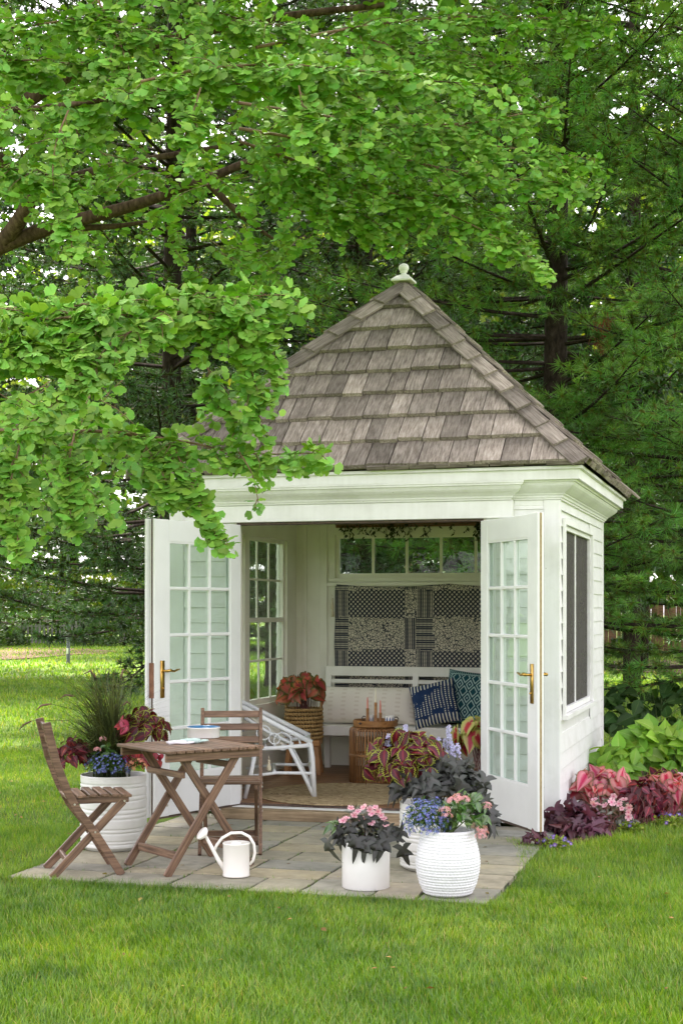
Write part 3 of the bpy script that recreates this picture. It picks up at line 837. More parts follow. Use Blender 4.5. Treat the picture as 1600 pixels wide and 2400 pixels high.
# grass blades
GV, GF3, GF4, GR, GE = [], [], [], [], []
def blades(n, d0, d1, hgt, wid, seg, spread=.26, margin=.7, outer=0.0):
    d = np.sqrt(rng.uniform(d0 ** 2, d1 ** 2, int(n))); lat = rng.uniform(-1, 1, int(n)) * (d * spread + margin)
    if outer: lat = rng.choice([-1., 1.], int(n)) * (d * spread + margin + rng.uniform(0, outer, int(n)))
    P = CAM[None] + FW[None] * d[:, None] + RT[None] * lat[:, None]
    x, y = P[:, 0], P[:, 1]
    ok = ~((x > PX0 - .01) & (x < PX1 + .02) & (y > PY0 + .012 + .022 * np.sin(x * 23) * np.sin(x * 7.1 + 1)) & (y < 0))
    # the lawn creeps over the right edge of the patio in a soft curve
    creep = (x > PX1 - .05 - .30 * np.clip((y + 1.4) / 1.0, -.2, 1) + .04 * np.sin(y * 5)) & (x < 2.2) & (y > PY0 - .2) & (y < -.6)
    ok |= creep
    ok &= ~((x > -A - .05) & (x < A + .05) & (y >= -.6) & (y < LD + .05)) | ((x < -A - .05))
    ok &= ~in_poly(x, y, bed_poly)
    # thin, worn turf beside the left edge of the patio
    worn = (x < PX0 + .02) & (x > PX0 - .35) & (y > -2.6) & (y < -1.2)
    ok &= ~(worn & (rng.random(len(x)) < .6))
    x, y = x[ok], y[ok]; m = len(x)
    if m == 0: return
    a = rng.uniform(0, 2 * np.pi, m); h = hgt * rng.uniform(.55, 1.25, m); lean = rng.uniform(.1, .75, m) * h; b = rng.uniform(0, 2 * np.pi, m)
    # neighbouring blades lean the same way, as mown turf does
    b = b * .8 + 1.2 * np.sin(x * 2.7 + 2) + 1.2 * np.cos(y * 3.1 + x)
    dx, dy = np.cos(a) * wid * .5, np.sin(a) * wid * .5; lx, ly = np.cos(b) * lean, np.sin(b) * lean
    z0 = -.03 + .012 * np.sin(x * .9 + 1) * np.cos(y * .7) - .004
    base = sum(len(q) for q in GV)
    if seg == 2:
        v = np.stack([np.stack([x - dx, y - dy, z0], -1), np.stack([x + dx, y + dy, z0], -1), np.stack([x + dx * .8 + lx * .4, y + dy * .8 + ly * .4, z0 + h * .62], -1), np.stack([x - dx * .8 + lx * .4, y - dy * .8 + ly * .4, z0 + h * .62], -1), np.stack([x + lx, y + ly, z0 + h], -1)], 1)
        i = base + np.arange(m) * 5
        GF4.append(np.stack([i, i + 1, i + 2, i + 3], -1)); GF3.append(np.stack([i + 3, i + 2, i + 4], -1)); k = 5
    else:
        v = np.stack([np.stack([x - dx, y - dy, z0], -1), np.stack([x + dx, y + dy, z0], -1), np.stack([x + lx, y + ly, z0 + h], -1)], 1)
        i = base + np.arange(m) * 3; GF3.append(np.stack([i, i + 1, i + 2], -1)); k = 3
    GV.append(v.reshape(-1, 3)); GR.append(np.repeat(rng.random(m), k)); GE.append(np.tile(np.linspace(0, 1, k), m))
blades(132000, 5.2, 7.9, .050, .0042, 2, margin=.7)
blades(120000, 7.9, 10.4, .050, .0056, 1, margin=.9)
blades(108000, 10.4, 16, .05, .008, 1, margin=1.5)
blades(42000, 5.0, 16, .055, .009, 1, margin=.75, outer=3.0)   # beyond the edges of the picture
blades(80000, 16, 32, .07, .018, 1, margin=2)
blades(55000, 32, 75, .09, .05, 1, margin=3)
def edge_blades(x, y, hgt, wid):
    m = len(x); a = rng.uniform(0, 6.28, m); h = hgt * rng.uniform(.5, 1.3, m); b = rng.uniform(0, 6.28, m); lean = rng.uniform(.2, .9, m) * h; base = sum(len(q) for q in GV); z0 = np.full(m, -.034)
    v = np.stack([np.stack([x - np.cos(a) * wid, y - np.sin(a) * wid, z0], -1), np.stack([x + np.cos(a) * wid, y + np.sin(a) * wid, z0], -1), np.stack([x + np.cos(b) * lean, y + np.sin(b) * lean, z0 + h], -1)], 1)
    i = base + np.arange(m) * 3; GF3.append(np.stack([i, i + 1, i + 2], -1)); GV.append(v.reshape(-1, 3)); GR.append(np.repeat(rng.random(m), 3)); GE.append(np.tile([0, .5, 1], m))
ex_ = rng.uniform(PX0 - .1, PX1 + .2, 3600); edge_blades(ex_, PY0 - .035 + .012 * np.sin(ex_ * 17) + rng.normal(size=3600) * .018, .062, .0024)
ey_ = rng.uniform(PY0, -.9, 3500); edge_blades(PX0 - .025 + .015 * np.sin(ey_ * 13) + rng.normal(size=3500) * .02, ey_, .06, .0026)
gr = big_mesh('grass', np.concatenate(GV), [np.concatenate(GF4), np.concatenate(GF3)], 'grass_blade', attrs={'rnd': np.concatenate(GR), 'edge': np.concatenate(GE)})
props(gr, 'short bright green mown grass blades of the lawn', 'grass', kind='stuff')

# moss and seedling grass in the joints of the paving
jv = []
for (x0, y0, x1, y1) in stones:
    for k in range(26):
        jv.append((x0, rng.uniform(y0, y1)) if k % 2 else (rng.uniform(x0, x1), y0))
jv = np.array(jv); jv = jv[rng.random(len(jv)) < .55]; m = len(jv); a = rng.uniform(0, 6.28, m); h = rng.uniform(.004, .018, m)
x, y = jv[:, 0] + rng.normal(size=m) * .003, jv[:, 1] + rng.normal(size=m) * .003; z0 = np.full(m, -.012)
V = np.stack([np.stack([x - np.cos(a) * .0035, y - np.sin(a) * .0035, z0], -1), np.stack([x + np.cos(a) * .0035, y + np.sin(a) * .0035, z0], -1), np.stack([x + rng.normal(size=m) * .01, y + rng.normal(size=m) * .01, h], -1)], 1).reshape(-1, 3)
o = big_mesh('joint_moss', V, [np.arange(m * 3).reshape(-1, 3)], 'grass_blade', patio, {'rnd': np.repeat(rng.random(m) * .5, 3), 'edge': np.tile([0, 0, 1.], m)}); o['kind'] = 'stuff'

# fallen leaves and dry bits on the turf and paving
m_leaf('fallen_leaf', [(0, (.20, .12, .04)), (1, (.34, .24, .08))], .2, .6, .05, .5, .01, 'plain')
m = 130; d = rng.uniform(5.6, 13, m); lat = rng.uniform(-1, 1, m) * (d * .25 + .4); P = CAM[None] + FW[None] * d[:, None] + RT[None] * lat[:, None]; x, y = P[:, 0], P[:, 1]
onp = (x > PX0) & (x < PX1) & (y > PY0) & (y < -.2); k_ = (onp & (rng.random(m) < .5)) | (~onp & ~((x > -1.5) & (x < 1.5) & (y > -.3)) & ~in_poly(x, y, bed_poly)); P = P[k_]; onp = onp[k_]
P[:, 2] = np.where(onp, .006, .012); X, Y, Z = leaf_axes(rng.normal(size=P.shape) * [1, 1, .15], np.tile([0, 0, 1.], (len(P), 1)) + rng.normal(size=P.shape) * .25)
Vv, Fs = instance_np(np.array([(0, 0, 0), (.3, .5, .08), (0, 1, 0), (-.3, .5, .1)]), [np.array([(0, 1, 2, 3)])], P, X, Y, Z, rng.uniform(.015, .045, len(P)))
o = big_mesh('leaf_litter', Vv, Fs, 'fallen_leaf', None, {'rnd': np.repeat(rng.random(len(P)), 4), 'edge': np.tile([0, .5, 1, .5], len(P))}); props(o, 'scattered dry fallen leaves on the lawn and paving', 'leaf litter', kind='stuff')
# ------------------------------------------------------------------ furniture on the patio
# fabrics and prints first
def m_cloth(name, c1, c2, b=.4, sc=(1, 1, 1), ns=6):
    m, n, l, o = new_mat(name)
    v = coords(n, l, sc, rand=False); r = ramp(n, [(.35, c1), (.65, c2)]); l.new(noise(n, l, v, ns, 5), r.inputs[0])
    wv = n.new('ShaderNodeTexWave'); wv.inputs['Scale'].default_value = 220; l.new(v, wv.inputs['Vector'])
    principled(n, l, o, r.outputs[0], .95, bump(n, l, wv.outputs['Fac'], b, .001), .1)
m_cloth('linen', (.72, .67, .57), (.80, .76, .67))
m_cloth('throw_blue', (.05, .08, .20), (.55, .56, .56), .6, (1, 3, 30), 3)
m_cloth('glove_cotton', (.70, .68, .70), (.80, .79, .80))
m_cloth('glove_mint', (.45, .58, .53), (.55, .68, .62))
def m_lumbar():
    m, n, l, o = new_mat('lumbar_print')
    v = coords(n, l, (1, 1, 1), rand=False); sx = n.new('ShaderNodeSeparateXYZ'); l.new(v, sx.inputs[0])
    w = math1(n, l, 'ABSOLUTE', math1(n, l, 'SINE', math1(n, l, 'MULTIPLY', sx.outputs[0], 26)))
    band = math1(n, l, 'GREATER_THAN', w, .86)
    dots = math1(n, l, 'GREATER_THAN', math1(n, l, 'SINE', math1(n, l, 'MULTIPLY', sx.outputs[2], 170)), .2)
    k = math1(n, l, 'MULTIPLY', math1(n, l, 'MULTIPLY', band, dots), .55)
    c = mixc(n, l, (.82, .765, .66), (.68, .60, .48), k)
    principled(n, l, o, c, .95, bump(n, l, noise(n, l, v, 300, 2), .3, .001), .1)
m_lumbar()
def m_indigo():
    m, n, l, o = new_mat('indigo_shibori')
    v = coords(n, l, (1, 1, 1), rand=False); s = n.new('ShaderNodeSeparateXYZ'); l.new(v, s.inputs[0])
    wob = math1(n, l, 'MULTIPLY', noise(n, l, v, 9, 2), 4.0)
    st = math1(n, l, 'SINE', math1(n, l, 'ADD', math1(n, l, 'MULTIPLY', s.outputs[0], 215), wob))
    line = math1(n, l, 'GREATER_THAN', st, .45)
    dash = math1(n, l, 'GREATER_THAN', math1(n, l, 'SINE', math1(n, l, 'MULTIPLY', s.outputs[2], 330)), -.2)
    az = math1(n, l, 'ABSOLUTE', s.outputs[2])
    ends = math1(n, l, 'GREATER_THAN', math1(n, l, 'ADD', az, math1(n, l, 'MULTIPLY', noise(n, l, v, 14, 2), .08)), .165)
    mid = math1(n, l, 'GREATER_THAN', noise(n, l, v, 7, 2), .46)
    a = math1(n, l, 'MULTIPLY', math1(n, l, 'MULTIPLY', line, dash), mid)
    b = math1(n, l, 'MULTIPLY', line, ends)
    k = math1(n, l, 'MAXIMUM', a, b)
    c = mixc(n, l, mixc(n, l, (.012, .022, .065), (.03, .065, .15), noise(n, l, v, 12, 3)), (.68, .66, .52), k)
    principled(n, l, o, c, .95, bump(n, l, noise(n, l, v, 260, 2), .4, .001), .1)
m_indigo()
def m_teal():
    m, n, l, o = new_mat('teal_blockprint')
    v = coords(n, l, (1, 1, 1), rand=False); s = n.new('ShaderNodeSeparateXYZ'); l.new(v, s.inputs[0])
    px = math1(n, l, 'PINGPONG', math1(n, l, 'ADD', s.outputs[0], 5), .045); pz = math1(n, l, 'PINGPONG', math1(n, l, 'ADD', s.outputs[2], 5), .06)
    d = math1(n, l, 'ADD', math1(n, l, 'DIVIDE', px, .045), math1(n, l, 'DIVIDE', pz, .06))
    ln = math1(n, l, 'GREATER_THAN', math1(n, l, 'SINE', math1(n, l, 'MULTIPLY', d, 10.5)), .25)
    big = math1(n, l, 'LESS_THAN', d, 1.55); ln = math1(n, l, 'MULTIPLY', ln, math1(n, l, 'GREATER_THAN', d, .42))
    ax = math1(n, l, 'ABSOLUTE', s.outputs[0]); az = math1(n, l, 'ABSOLUTE', s.outputs[2])
    mx = math1(n, l, 'MAXIMUM', ax, az)
    inner = math1(n, l, 'LESS_THAN', mx, .185)
    e1 = math1(n, l, 'LESS_THAN', math1(n, l, 'ABSOLUTE', math1(n, l, 'SUBTRACT', mx, .193)), .004); e2 = math1(n, l, 'LESS_THAN', math1(n, l, 'ABSOLUTE', math1(n, l, 'SUBTRACT', mx, .229)), .003)
    zig = math1(n, l, 'GREATER_THAN', math1(n, l, 'SINE', math1(n, l, 'MULTIPLY', math1(n, l, 'ADD', s.outputs[0], s.outputs[2]), 330)), .5)
    zb = math1(n, l, 'MULTIPLY', zig, math1(n, l, 'LESS_THAN', math1(n, l, 'ABSOLUTE', math1(n, l, 'SUBTRACT', mx, .211)), .009))
    k = math1(n, l, 'MAXIMUM', math1(n, l, 'MAXIMUM', math1(n, l, 'MULTIPLY', ln, inner), zb), math1(n, l, 'MAXIMUM', e1, e2))
    c = mixc(n, l, mixc(n, l, (.008, .045, .06), (.02, .085, .105), noise(n, l, v, 10, 3)), (.40, .56, .52), math1(n, l, 'MULTIPLY', k, .9))
    principled(n, l, o, c, .95, bump(n, l, noise(n, l, v, 260, 2), .4, .001), .1)
m_teal()

def wood_seat_chair(name, loc, rz, label, bend=0):
    """folding slatted chair; local +x is where the sitter faces"""
    t = empty(name, loc, rz, label, 'chair', 'folding garden chairs')
    post = [(.385, 0), (.23, .252), (.139, .372), (.078, .49), (.018, .65), (-.035, .872)]
    W = .185
    for sy in (-1, 1):
        mb = MB()
        y0 = sy * W
        pts = post; wd = .046
        P = [Vector((x, 0, z)) for x, z in pts]
        L, Rr = [], []
        for i, p in enumerate(P):
            d = (P[min(i + 1, len(P) - 1)] - P[max(i - 1, 0)]).normalized(); nn = Vector((-d.z, 0, d.x))
            L.append(p + nn * wd / 2); Rr.append(p - nn * wd / 2)
        v = []
        for q in (-.011, .011):
            v += [(p.x, y0 + q, p.z) for p in L] + [(p.x, y0 + q, p.z) for p in Rr]
        k = len(P); f = []
        for i in range(k - 1):
            f += [(i, i + 1, k + i + 1, k + i), (2 * k + i, 3 * k + i, 3 * k + i + 1, 2 * k + i + 1), (i, 2 * k + i, 2 * k + i + 1, i + 1), (k + i, k + i + 1, 3 * k + i + 1, 3 * k + i)]
        f += [(0, k, 3 * k, 2 * k), (k - 1, 3 * k - 1, 4 * k - 1, 2 * k - 1)]
        mb.add(v, f); mb.build('back_post', 'teak', t, bevel=.004)
        ys = sy * (W - .026)
        beam('leg', (-.002, ys, 0), (.40, ys, .418), .022, .044, 'teak', t, (0, 1, 0) if False else (-.4, 0, .4), .003)
        beam('seat_rail', (.09, ys - sy * .0, .428), (.43, ys, .428), .020, .04, 'teak', t, c=.004)
        for (bx_, bz) in ((.235, .25), (.12, .41), (.40, .42)):
            mb = MB(); mb.tube([(bx_, y0 + sy * .008, bz), (bx_, y0 + sy * .015, bz)], .006, 8); mb.build('bolt', 'screw_steel', t)
    for i in range(6):
        x = .10 + i * .064
        beam('seat_slat', (x, -.185, .456 - .004 * abs(i - 2.5)), (x, .185, .456 - .004 * abs(i - 2.5)), .048, .016, 'teak', t, c=.003)
    for (x, z) in ((-.022, .835), (.0, .755), (.020, .675)):
        beam('back_slat', (x, -.176, z), (x, .176, z), .016, .042, 'teak', t, (-.25, 0, 1), c=.003)
    beam('stretcher', (.085, -.155, .09), (.085, .155, .09), .02, .035, 'teak', t)
    beam('stretcher', (.34, -.17, .09), (.34, .17, .09), .02, .035, 'teak', t)
    return t
fdir = math.atan2(.22, .328)
cpos = (gz(127, 2058) + gz(103, 2036)) / 2
wood_seat_chair('folding_chair', (cpos[0] + .0, cpos[1], 0), fdir, 'folding slatted wooden chair turned sideways on the left patio corner, seen from its side')
c2 = (gz(471, 2004) + gz(600, 2004)) / 2
ang2 = math.atan2(-FW[1], -FW[0]) + .05
ox = Vector((math.cos(ang2), math.sin(ang2)))
wood_seat_chair('folding_chair', (c2[0] - ox.x * .37 + .01, c2[1] - ox.y * .37, 0), ang2, 'folding slatted wooden chair tucked behind the small table, its backrest facing forward')

# folding table
ta, tb, tcn = gz(393, 2058), gz(598, 2033), gz(328, 2024)
ud = Vector((tb - ta)[:2]).normalized(); vd = Vector((-ud.y, ud.x))
tw, td = .575, .50
tctr = Vector(ta[:2]) + ud * tw / 2 + vd * td / 2
tbl = empty('folding_table', (tctr.x, tctr.y, 0), math.atan2(ud.y, ud.x), 'small square slatted wooden folding table with crossed legs', 'table')
TW, TD, THT = .64, .62, .712
for i in range(11):
    x = -TW / 2 + TW * (i + .5) / 11
    beam('table_slat', (x, -TD / 2, THT - .009), (x, TD / 2, THT - .009), TW / 11 - .008, .018, 'teak', tbl, c=.003)
for s in (-1, 1):
    beam('table_rail', (-TW / 2 + .01, s * (TD / 2 - .045), THT - .042), (TW / 2 - .01, s * (TD / 2 - .045), THT - .042), .02, .046, 'teak', tbl)
    y = s * (TD / 2 - .075)
    beam('leg', (-tw / 2, y - s * .0, 0), (tw / 2 - .10, y, THT - .03), .021, .046, 'teak', tbl, (-.7, 0, .47))
    beam('leg', (tw / 2, y - s * .023, 0), (-tw / 2 + .10, y - s * .023, THT - .03), .021, .046, 'teak', tbl, (.7, 0, .47))
    mb = MB(); mb.tube([(-.012, y + s * .012, .33), (-.012, y + s * .018, .33)], .008, 8); mb.build('bolt', 'screw_steel', tbl)
beam('stretcher', (-.215, -.22, .11), (-.215, .22, .11), .022, .045, 'teak', tbl)
beam('stretcher', (.215, -.20, .11), (.215, .20, .11), .022, .045, 'teak', tbl)
beam('stretcher', (-.16, -.20, .56), (-.16, .20, .56), .03, .035, 'teak', tbl)
beam('stretcher', (.17, -.20, .60), (.17, .20, .60), .03, .035, 'teak', tbl)

# enamel dish with blue inside, and a pair of gloves, on the table
dp = gz(477, 1729, THT)
t = empty('enamel_dish', (dp[0], dp[1], THT), 0, 'round white enamel dish with blue rim on the folding table', 'dish')
mb = MB(); mb.lathe([(.001, .001), (.096, .001), (.100, .006), (.100, .058), (.104, .060), (.1035, .066), (.098, .066)], 40); mb.build('dish_body', 'ceramic_white', t, True)
mb = MB(); mb.lathe([(.0985, .0662), (.1035, .0665), (.099, .068), (.094, .060), (.09, .055), (.001, .052)], 40); mb.build('dish_inside', 'enamel_blue', t, True)
gp_ = gz(440, 1744, THT)
t = empty('garden_gloves', (gp_[0], gp_[1], THT), math.atan2(ud.y, ud.x) - .35, 'pale cotton garden gloves lying on the folding table', 'gloves')
for q, (oy, mt, rot) in enumerate(((0, 'glove_cotton', .1), (.045, 'glove_mint', -.12))):
    mb = MB(); x0 = -.10 + q * .09
    def gp3(x, y): return (x0 + x * math.cos(rot) - y * math.sin(rot), oy + x * math.sin(rot) + y * math.cos(rot), .012 + .006 * math.sin(x * 60) + q * .012)
    mb.tube([gp3(-.02, 0), gp3(.02, 0), gp3(.06, 0), gp3(.09, 0)], [.028, .024, .034, .030], 10)
    for j in range(4): mb.tube([gp3(.085, -.024 + j * .016), gp3(.115, -.028 + j * .018), gp3(.145 - .01 * abs(j - 1.5), -.03 + j * .02)], [.011, .010, .007], 8)
    mb.tube([gp3(.03, .03), gp3(.06, .05), gp3(.085, .058)], [.012, .011, .007], 8)
    for i in range(len(mb.v)): x, y, z_ = mb.v[i]; mb.v[i] = (x, y, max(.001, z_ * .55))
    mb.build('glove', mt, t, True)

# watering can
wc = gz(553, 2060)
t = empty('watering_can', (wc[0] - .025, wc[1] + .072, 0), TH, 'cream enamel watering can with long spout standing on the flagstones', 'watering can')
mb = MB(); mb.lathe([(.001, .002), (.074, .002), (.077, .006), (.076, .012), (.075, .016), (.075, .180), (.078, .184), (.077, .190), (.070, .191), (.066, .186), (.03, .185)], 40)
mb.build('can_body', 'enamel_cream', t, True)
mb = MB(); mb.lathe([(.03, .1855), (.03, .193), (.027, .193), (.027, .15), (.001, .148)], 24); mb.build('filler_neck', 'enamel_cream', t, True)
mb = MB(); mb.tube([(-.06, 0, .03), (-.10, 0, .09), (-.145, 0, .175), (-.172, 0, .225)], [.015, .0125, .010, .009], 14); sp = mb.build('spout', 'enamel_cream', t, True)
mb = MB(); d = Vector((-.6, -.35, .55)).normalized(); p = Vector((-.172, 0, .225))
mb.tube([p, p + d * .018, p + d * .03, p + d * .034], [.012, .036, .041, .038], 24); mb.build('rose', 'enamel_cream', t, True)
mb = MB(); mb.tube([(-.125, 0, .142), (-.11, 0, .175), (-.08, 0, .215), (-.03, 0, .243), (.03, 0, .245), (.075, 0, .222), (.10, 0, .18), (.105, 0, .13), (.095, 0, .09), (.076, 0, .065)], .0085, 10); mb.build('handle', 'enamel_cream', t, True)

# pots
def ribbed_planter(loc, r, h, label):
    t = empty('ribbed_planter', loc, 0, label, 'planter')
    prof = [(.001, .0), (r * .86, .0), (r * .93, .008), (r * .97, .02)]
    ribs = [.10, .14, .25, .30, .44, .50, .56, .68, .74, .85, .90]
    n_ = 90
    for i in range(n_):
        u = .05 + .93 * i / (n_ - 1)
        dent = sum(math.exp(-((u - q) / .010) ** 2) for q in ribs)
        rad = r * (1 + .022 * math.sin(math.pi * u)) - .006 * dent
        prof.append((rad, u * h))
    prof += [(r * 1.01, h), (r * 1.0, h + .006), (r * .95, h + .004), (r * .93, h - .06)]
    mb = MB(); mb.lathe(prof, 56); mb.build('pot', 'planter_white', t, True)
    mb = MB(); mb.disc((0, 0, h - .045), r * .95); mb.build('soil', 'soil', t)
    return t
PL1 = gz(268, 2000); R1 = .205
P1 = Vector((PL1[0] - .035, PL1[1] - .01, 0)) + Vector(FW) * R1
ribbed_planter((P1.x, P1.y, 0), R1, .46, 'large white ribbed metal planter beside the folding chair, by the left door')
P2 = Vector(gz(1023, 2049)) + Vector(FW) * .2
ribbed_planter((P2.x, P2.y, 0), .20, .38, 'white ribbed planter standing behind the dimpled pot')
P3 = Vector(gz(858, 2091)) + Vector(FW) * .13
t = empty('cylinder_pot', (P3.x, P3.y, 0), 0, 'smooth plain white cylinder pot on the front of the patio', 'planter')
mb = MB(); r = .129; mb.lathe([(.001, .001), (r - .006, .001), (r, .006), (r, .262), (r - .003, .266), (r - .008, .266), (r - .010, .255), (r - .010, .22)], 56); mb.build('pot', 'ceramic_white', t, True)
mb = MB(); mb.disc((0, 0, .235), r - .009); mb.build('soil', 'soil', t)
P4 = Vector(gz(1053, 2108)) + Vector(FW) * .12
t = empty('dimpled_pot', (P4.x, P4.y, 0), 0, 'round white dimpled ceramic pot at the front right of the patio', 'planter')
prof0 = [(.0, .001), (.105, .001), (.125, .012), (.148, .06), (.163, .12), (.168, .17), (.165, .21), (.155, .26), (.144, .30), (.137, .33), (.140, .342), (.134, .346), (.126, .335), (.122, .29)]
zs = np.linspace(.01, .325, 84); pz = [p[1] for p in prof0[:10]]; pr = [p[0] for p in prof0[:10]]
nA = 156; V = []; rows = 21
for i, zv in enumerate(zs):
    r0 = np.interp(zv, pz, pr); k = (zv - .01) / .315 * rows; ri = math.floor(k); fz = k - ri
    for j in range(nA):
        a = 2 * math.pi * j / nA
        q = a / (2 * math.pi) * 52 + .5 * (ri % 2); fa = q - math.floor(q)
        b_ = max(0, 1 - ((fz - .5) / .46) ** 2) * max(0, 1 - ((fa - .5) / .46) ** 2)
        rad = r0 - .0018 + .0062 * (b_ ** .6) * (1 if fz < .8 else .6)
        V.append((rad * math.cos(a), rad * math.sin(a), zv))
I = np.arange(len(zs) - 1)[:, None] * nA + np.arange(nA)[None]; J = np.arange(len(zs) - 1)[:, None] * nA + (np.arange(nA)[None] + 1) % nA
o = big_mesh('pot', np.array(V), [np.stack([I, J, J + nA, I + nA], -1).reshape(-1, 4)], 'ceramic_texture', t, smooth=True)
mb = MB(); mb.lathe([(.001, .001), (.105, .001), (.118, .0105)], 56); mb.build('pot_base', 'ceramic_texture', t, True)
mb = MB(); mb.lathe([(.137, .322), (.140, .334), (.138, .344), (.131, .346), (.124, .335), (.120, .28)], 56); mb.build('rim', 'ceramic_texture', t, True)
mb = MB(); mb.disc((0, 0, .31), .124); mb.build('soil', 'soil', t)

# ------------------------------------------------------------------ inside the garden house
# block-printed hanging
def m_print(name, kind):
    m, n, l, o = new_mat(name)
    v = coords(n, l, (1, 1, 1), rand=False); s = n.new('ShaderNodeSeparateXYZ'); l.new(v, s.inputs[0])
    cream, ink = (.64, .58, .47), (.045, .050, .066)
    if kind == 'flowers':
        # diamond grid of small rosettes
        cx = n.new('ShaderNodeCombineXYZ')
        p = .042
        a = math1(n, l, 'ADD', s.outputs[0], s.outputs[2]); b = math1(n, l, 'SUBTRACT', s.outputs[0], s.outputs[2])
        fa = math1(n, l, 'PINGPONG', math1(n, l, 'ADD', a, 9), p / 2); fb = math1(n, l, 'PINGPONG', math1(n, l, 'ADD', b, 9), p / 2)
        da = math1(n, l, 'SUBTRACT', fa, p / 2); db = math1(n, l, 'SUBTRACT', fb, p / 2)
        r2 = math1(n, l, 'SQRT', math1(n, l, 'ADD', math1(n, l, 'MULTIPLY', da, da), math1(n, l, 'MULTIPLY', db, db)))
        ang = math1(n, l, 'ARCTAN2', db, da)
        pet = math1(n, l, 'ADD', .0125, math1(n, l, 'MULTIPLY', math1(n, l, 'SINE', math1(n, l, 'MULTIPLY', ang, 12)), .0022))
        k = math1(n, l, 'MULTIPLY', math1(n, l, 'LESS_THAN', r2, pet), math1(n, l, 'GREATER_THAN', r2, .0035))
    elif kind == 'vine':
        vo = n.new('ShaderNodeTexVoronoi'); vo.feature = 'DISTANCE_TO_EDGE'; vo.inputs['Scale'].default_value = 42; l.new(v, vo.inputs['Vector'])
        v2 = n.new('ShaderNodeTexVoronoi'); v2.feature = 'F1'; v2.inputs['Scale'].default_value = 85; l.new(v, v2.inputs['Vector'])
        k1 = math1(n, l, 'GREATER_THAN', vo.outputs[0], .07); k2 = math1(n, l, 'GREATER_THAN', v2.outputs[0], .30)
        k = math1(n, l, 'MULTIPLY', k1, k2)
    else:
        ax = 0 if kind == 'stripes_v' else 2; oth = 2 - ax
        st = math1(n, l, 'SINE', math1(n, l, 'MULTIPLY', s.outputs[ax], 310)); fine = math1(n, l, 'SINE', math1(n, l, 'MULTIPLY', s.outputs[ax], 97))
        dots = math1(n, l, 'GREATER_THAN', math1(n, l, 'SINE', math1(n, l, 'MULTIPLY', s.outputs[oth], 520)), -.35)
        k = math1(n, l, 'MULTIPLY', math1(n, l, 'GREATER_THAN', math1(n, l, 'ADD', st, math1(n, l, 'MULTIPLY', fine, .8)), .1), dots)
    k = math1(n, l, 'MULTIPLY', k, math1(n, l, 'ADD', .72, math1(n, l, 'MULTIPLY', noise(n, l, v, 30, 3), .4)), True)
    c = mixc(n, l, ink, cream, k)
    principled(n, l, o, c, .95, bump(n, l, noise(n, l, v, 240, 2), .35, .001), .08)
for k in ('flowers', 'vine', 'stripes_v', 'stripes_h'): m_print('print_' + k, k)
X0, X1, Z0, Z1 = -.945, 1.0, .70, 1.735
mb = MB(); NX, NZ = 90, 40
def cloth_pt(i, j):
    x = X0 + (X1 - X0) * i / NX; tz = j / NZ
    sag = .028 * math.sin(math.pi * min(1, (x - X0) / 1.05)) if x < X0 + 1.05 else .028 * math.sin(math.pi * min(1, (x - X0 - 1.05) / .9))
    z = Z0 + (Z1 - Z0) * tz - sag * (tz ** .5)
    return (x + .004 * math.sin(z * 9), LD - .145 + .006 * math.sin(x * 11 + z * 4) + .004 * math.sin(z * 17 + x * 3), z)
for j in range(NZ + 1):
    for i in range(NX + 1): mb.v.append(cloth_pt(i, j))
colx = [(-.945, -.82), (-.82, -.29), (-.29, -.19), (-.19, -.03), (-.03, .48), (.48, .58), (.58, .75), (.75, 1.0)]
def patch(x, z):
    k = next((q for q, (a, b) in enumerate(colx) if a <= x < b), 7)
    row = 0 if z > 1.68 else 1 if z > 1.435 else 2 if z > 1.14 else 3 if z > .97 else 4
    if row in (1, 3): return {0: 2, 1: 0, 2: 1, 3: 2, 4: 0, 5: 1, 6: 2, 7: 0}[k]
    return {0: 3, 1: 1, 2: 2, 3: 3, 4: 1, 5: 2, 6: 3, 7: 1}[k]
for j in range(NZ):
    for i in range(NX):
        a = j * (NX + 1) + i; mb.f.append((a, a + 1, a + NX + 2, a + NX + 1))
        p, q = cloth_pt(i, j), cloth_pt(i + 1, j + 1); mb.mi.append(patch((p[0] + q[0]) / 2, (p[2] + q[2]) / 2))
t = mb.build('wall_hanging', ['print_flowers', 'print_vine', 'print_stripes_v', 'print_stripes_h'], None, True)
sol = t.modifiers.new('thick', 'SOLIDIFY'); sol.thickness = .003
props(t, 'black and cream block printed patchwork cloth hung on the back wall', 'wall hanging')
def tassel(parent, x, y, z, L, r=.014, mat='tassel_thread'):
    mb = MB(); mb.ball((x, y, z), r * .62); mb.lathe([(r * .35, -r * .5), (r * .7, -r * 1.1), (r * .5, -r * 1.4), (r * .95, -L * .5), (r * 1.15, -L), (.001, -L * .98)], 14, (x, y, z), lambda a: 1 + .12 * math.sin(a * 7))
    mb.tube([(x, y, z), (x, y, z + .04)], .002, 5); return mb.build('tassel', mat, parent, True)
tassel(t, -.965, LD - .15, 1.60, .09); tassel(t, -.962, LD - .15, 1.52, .08)

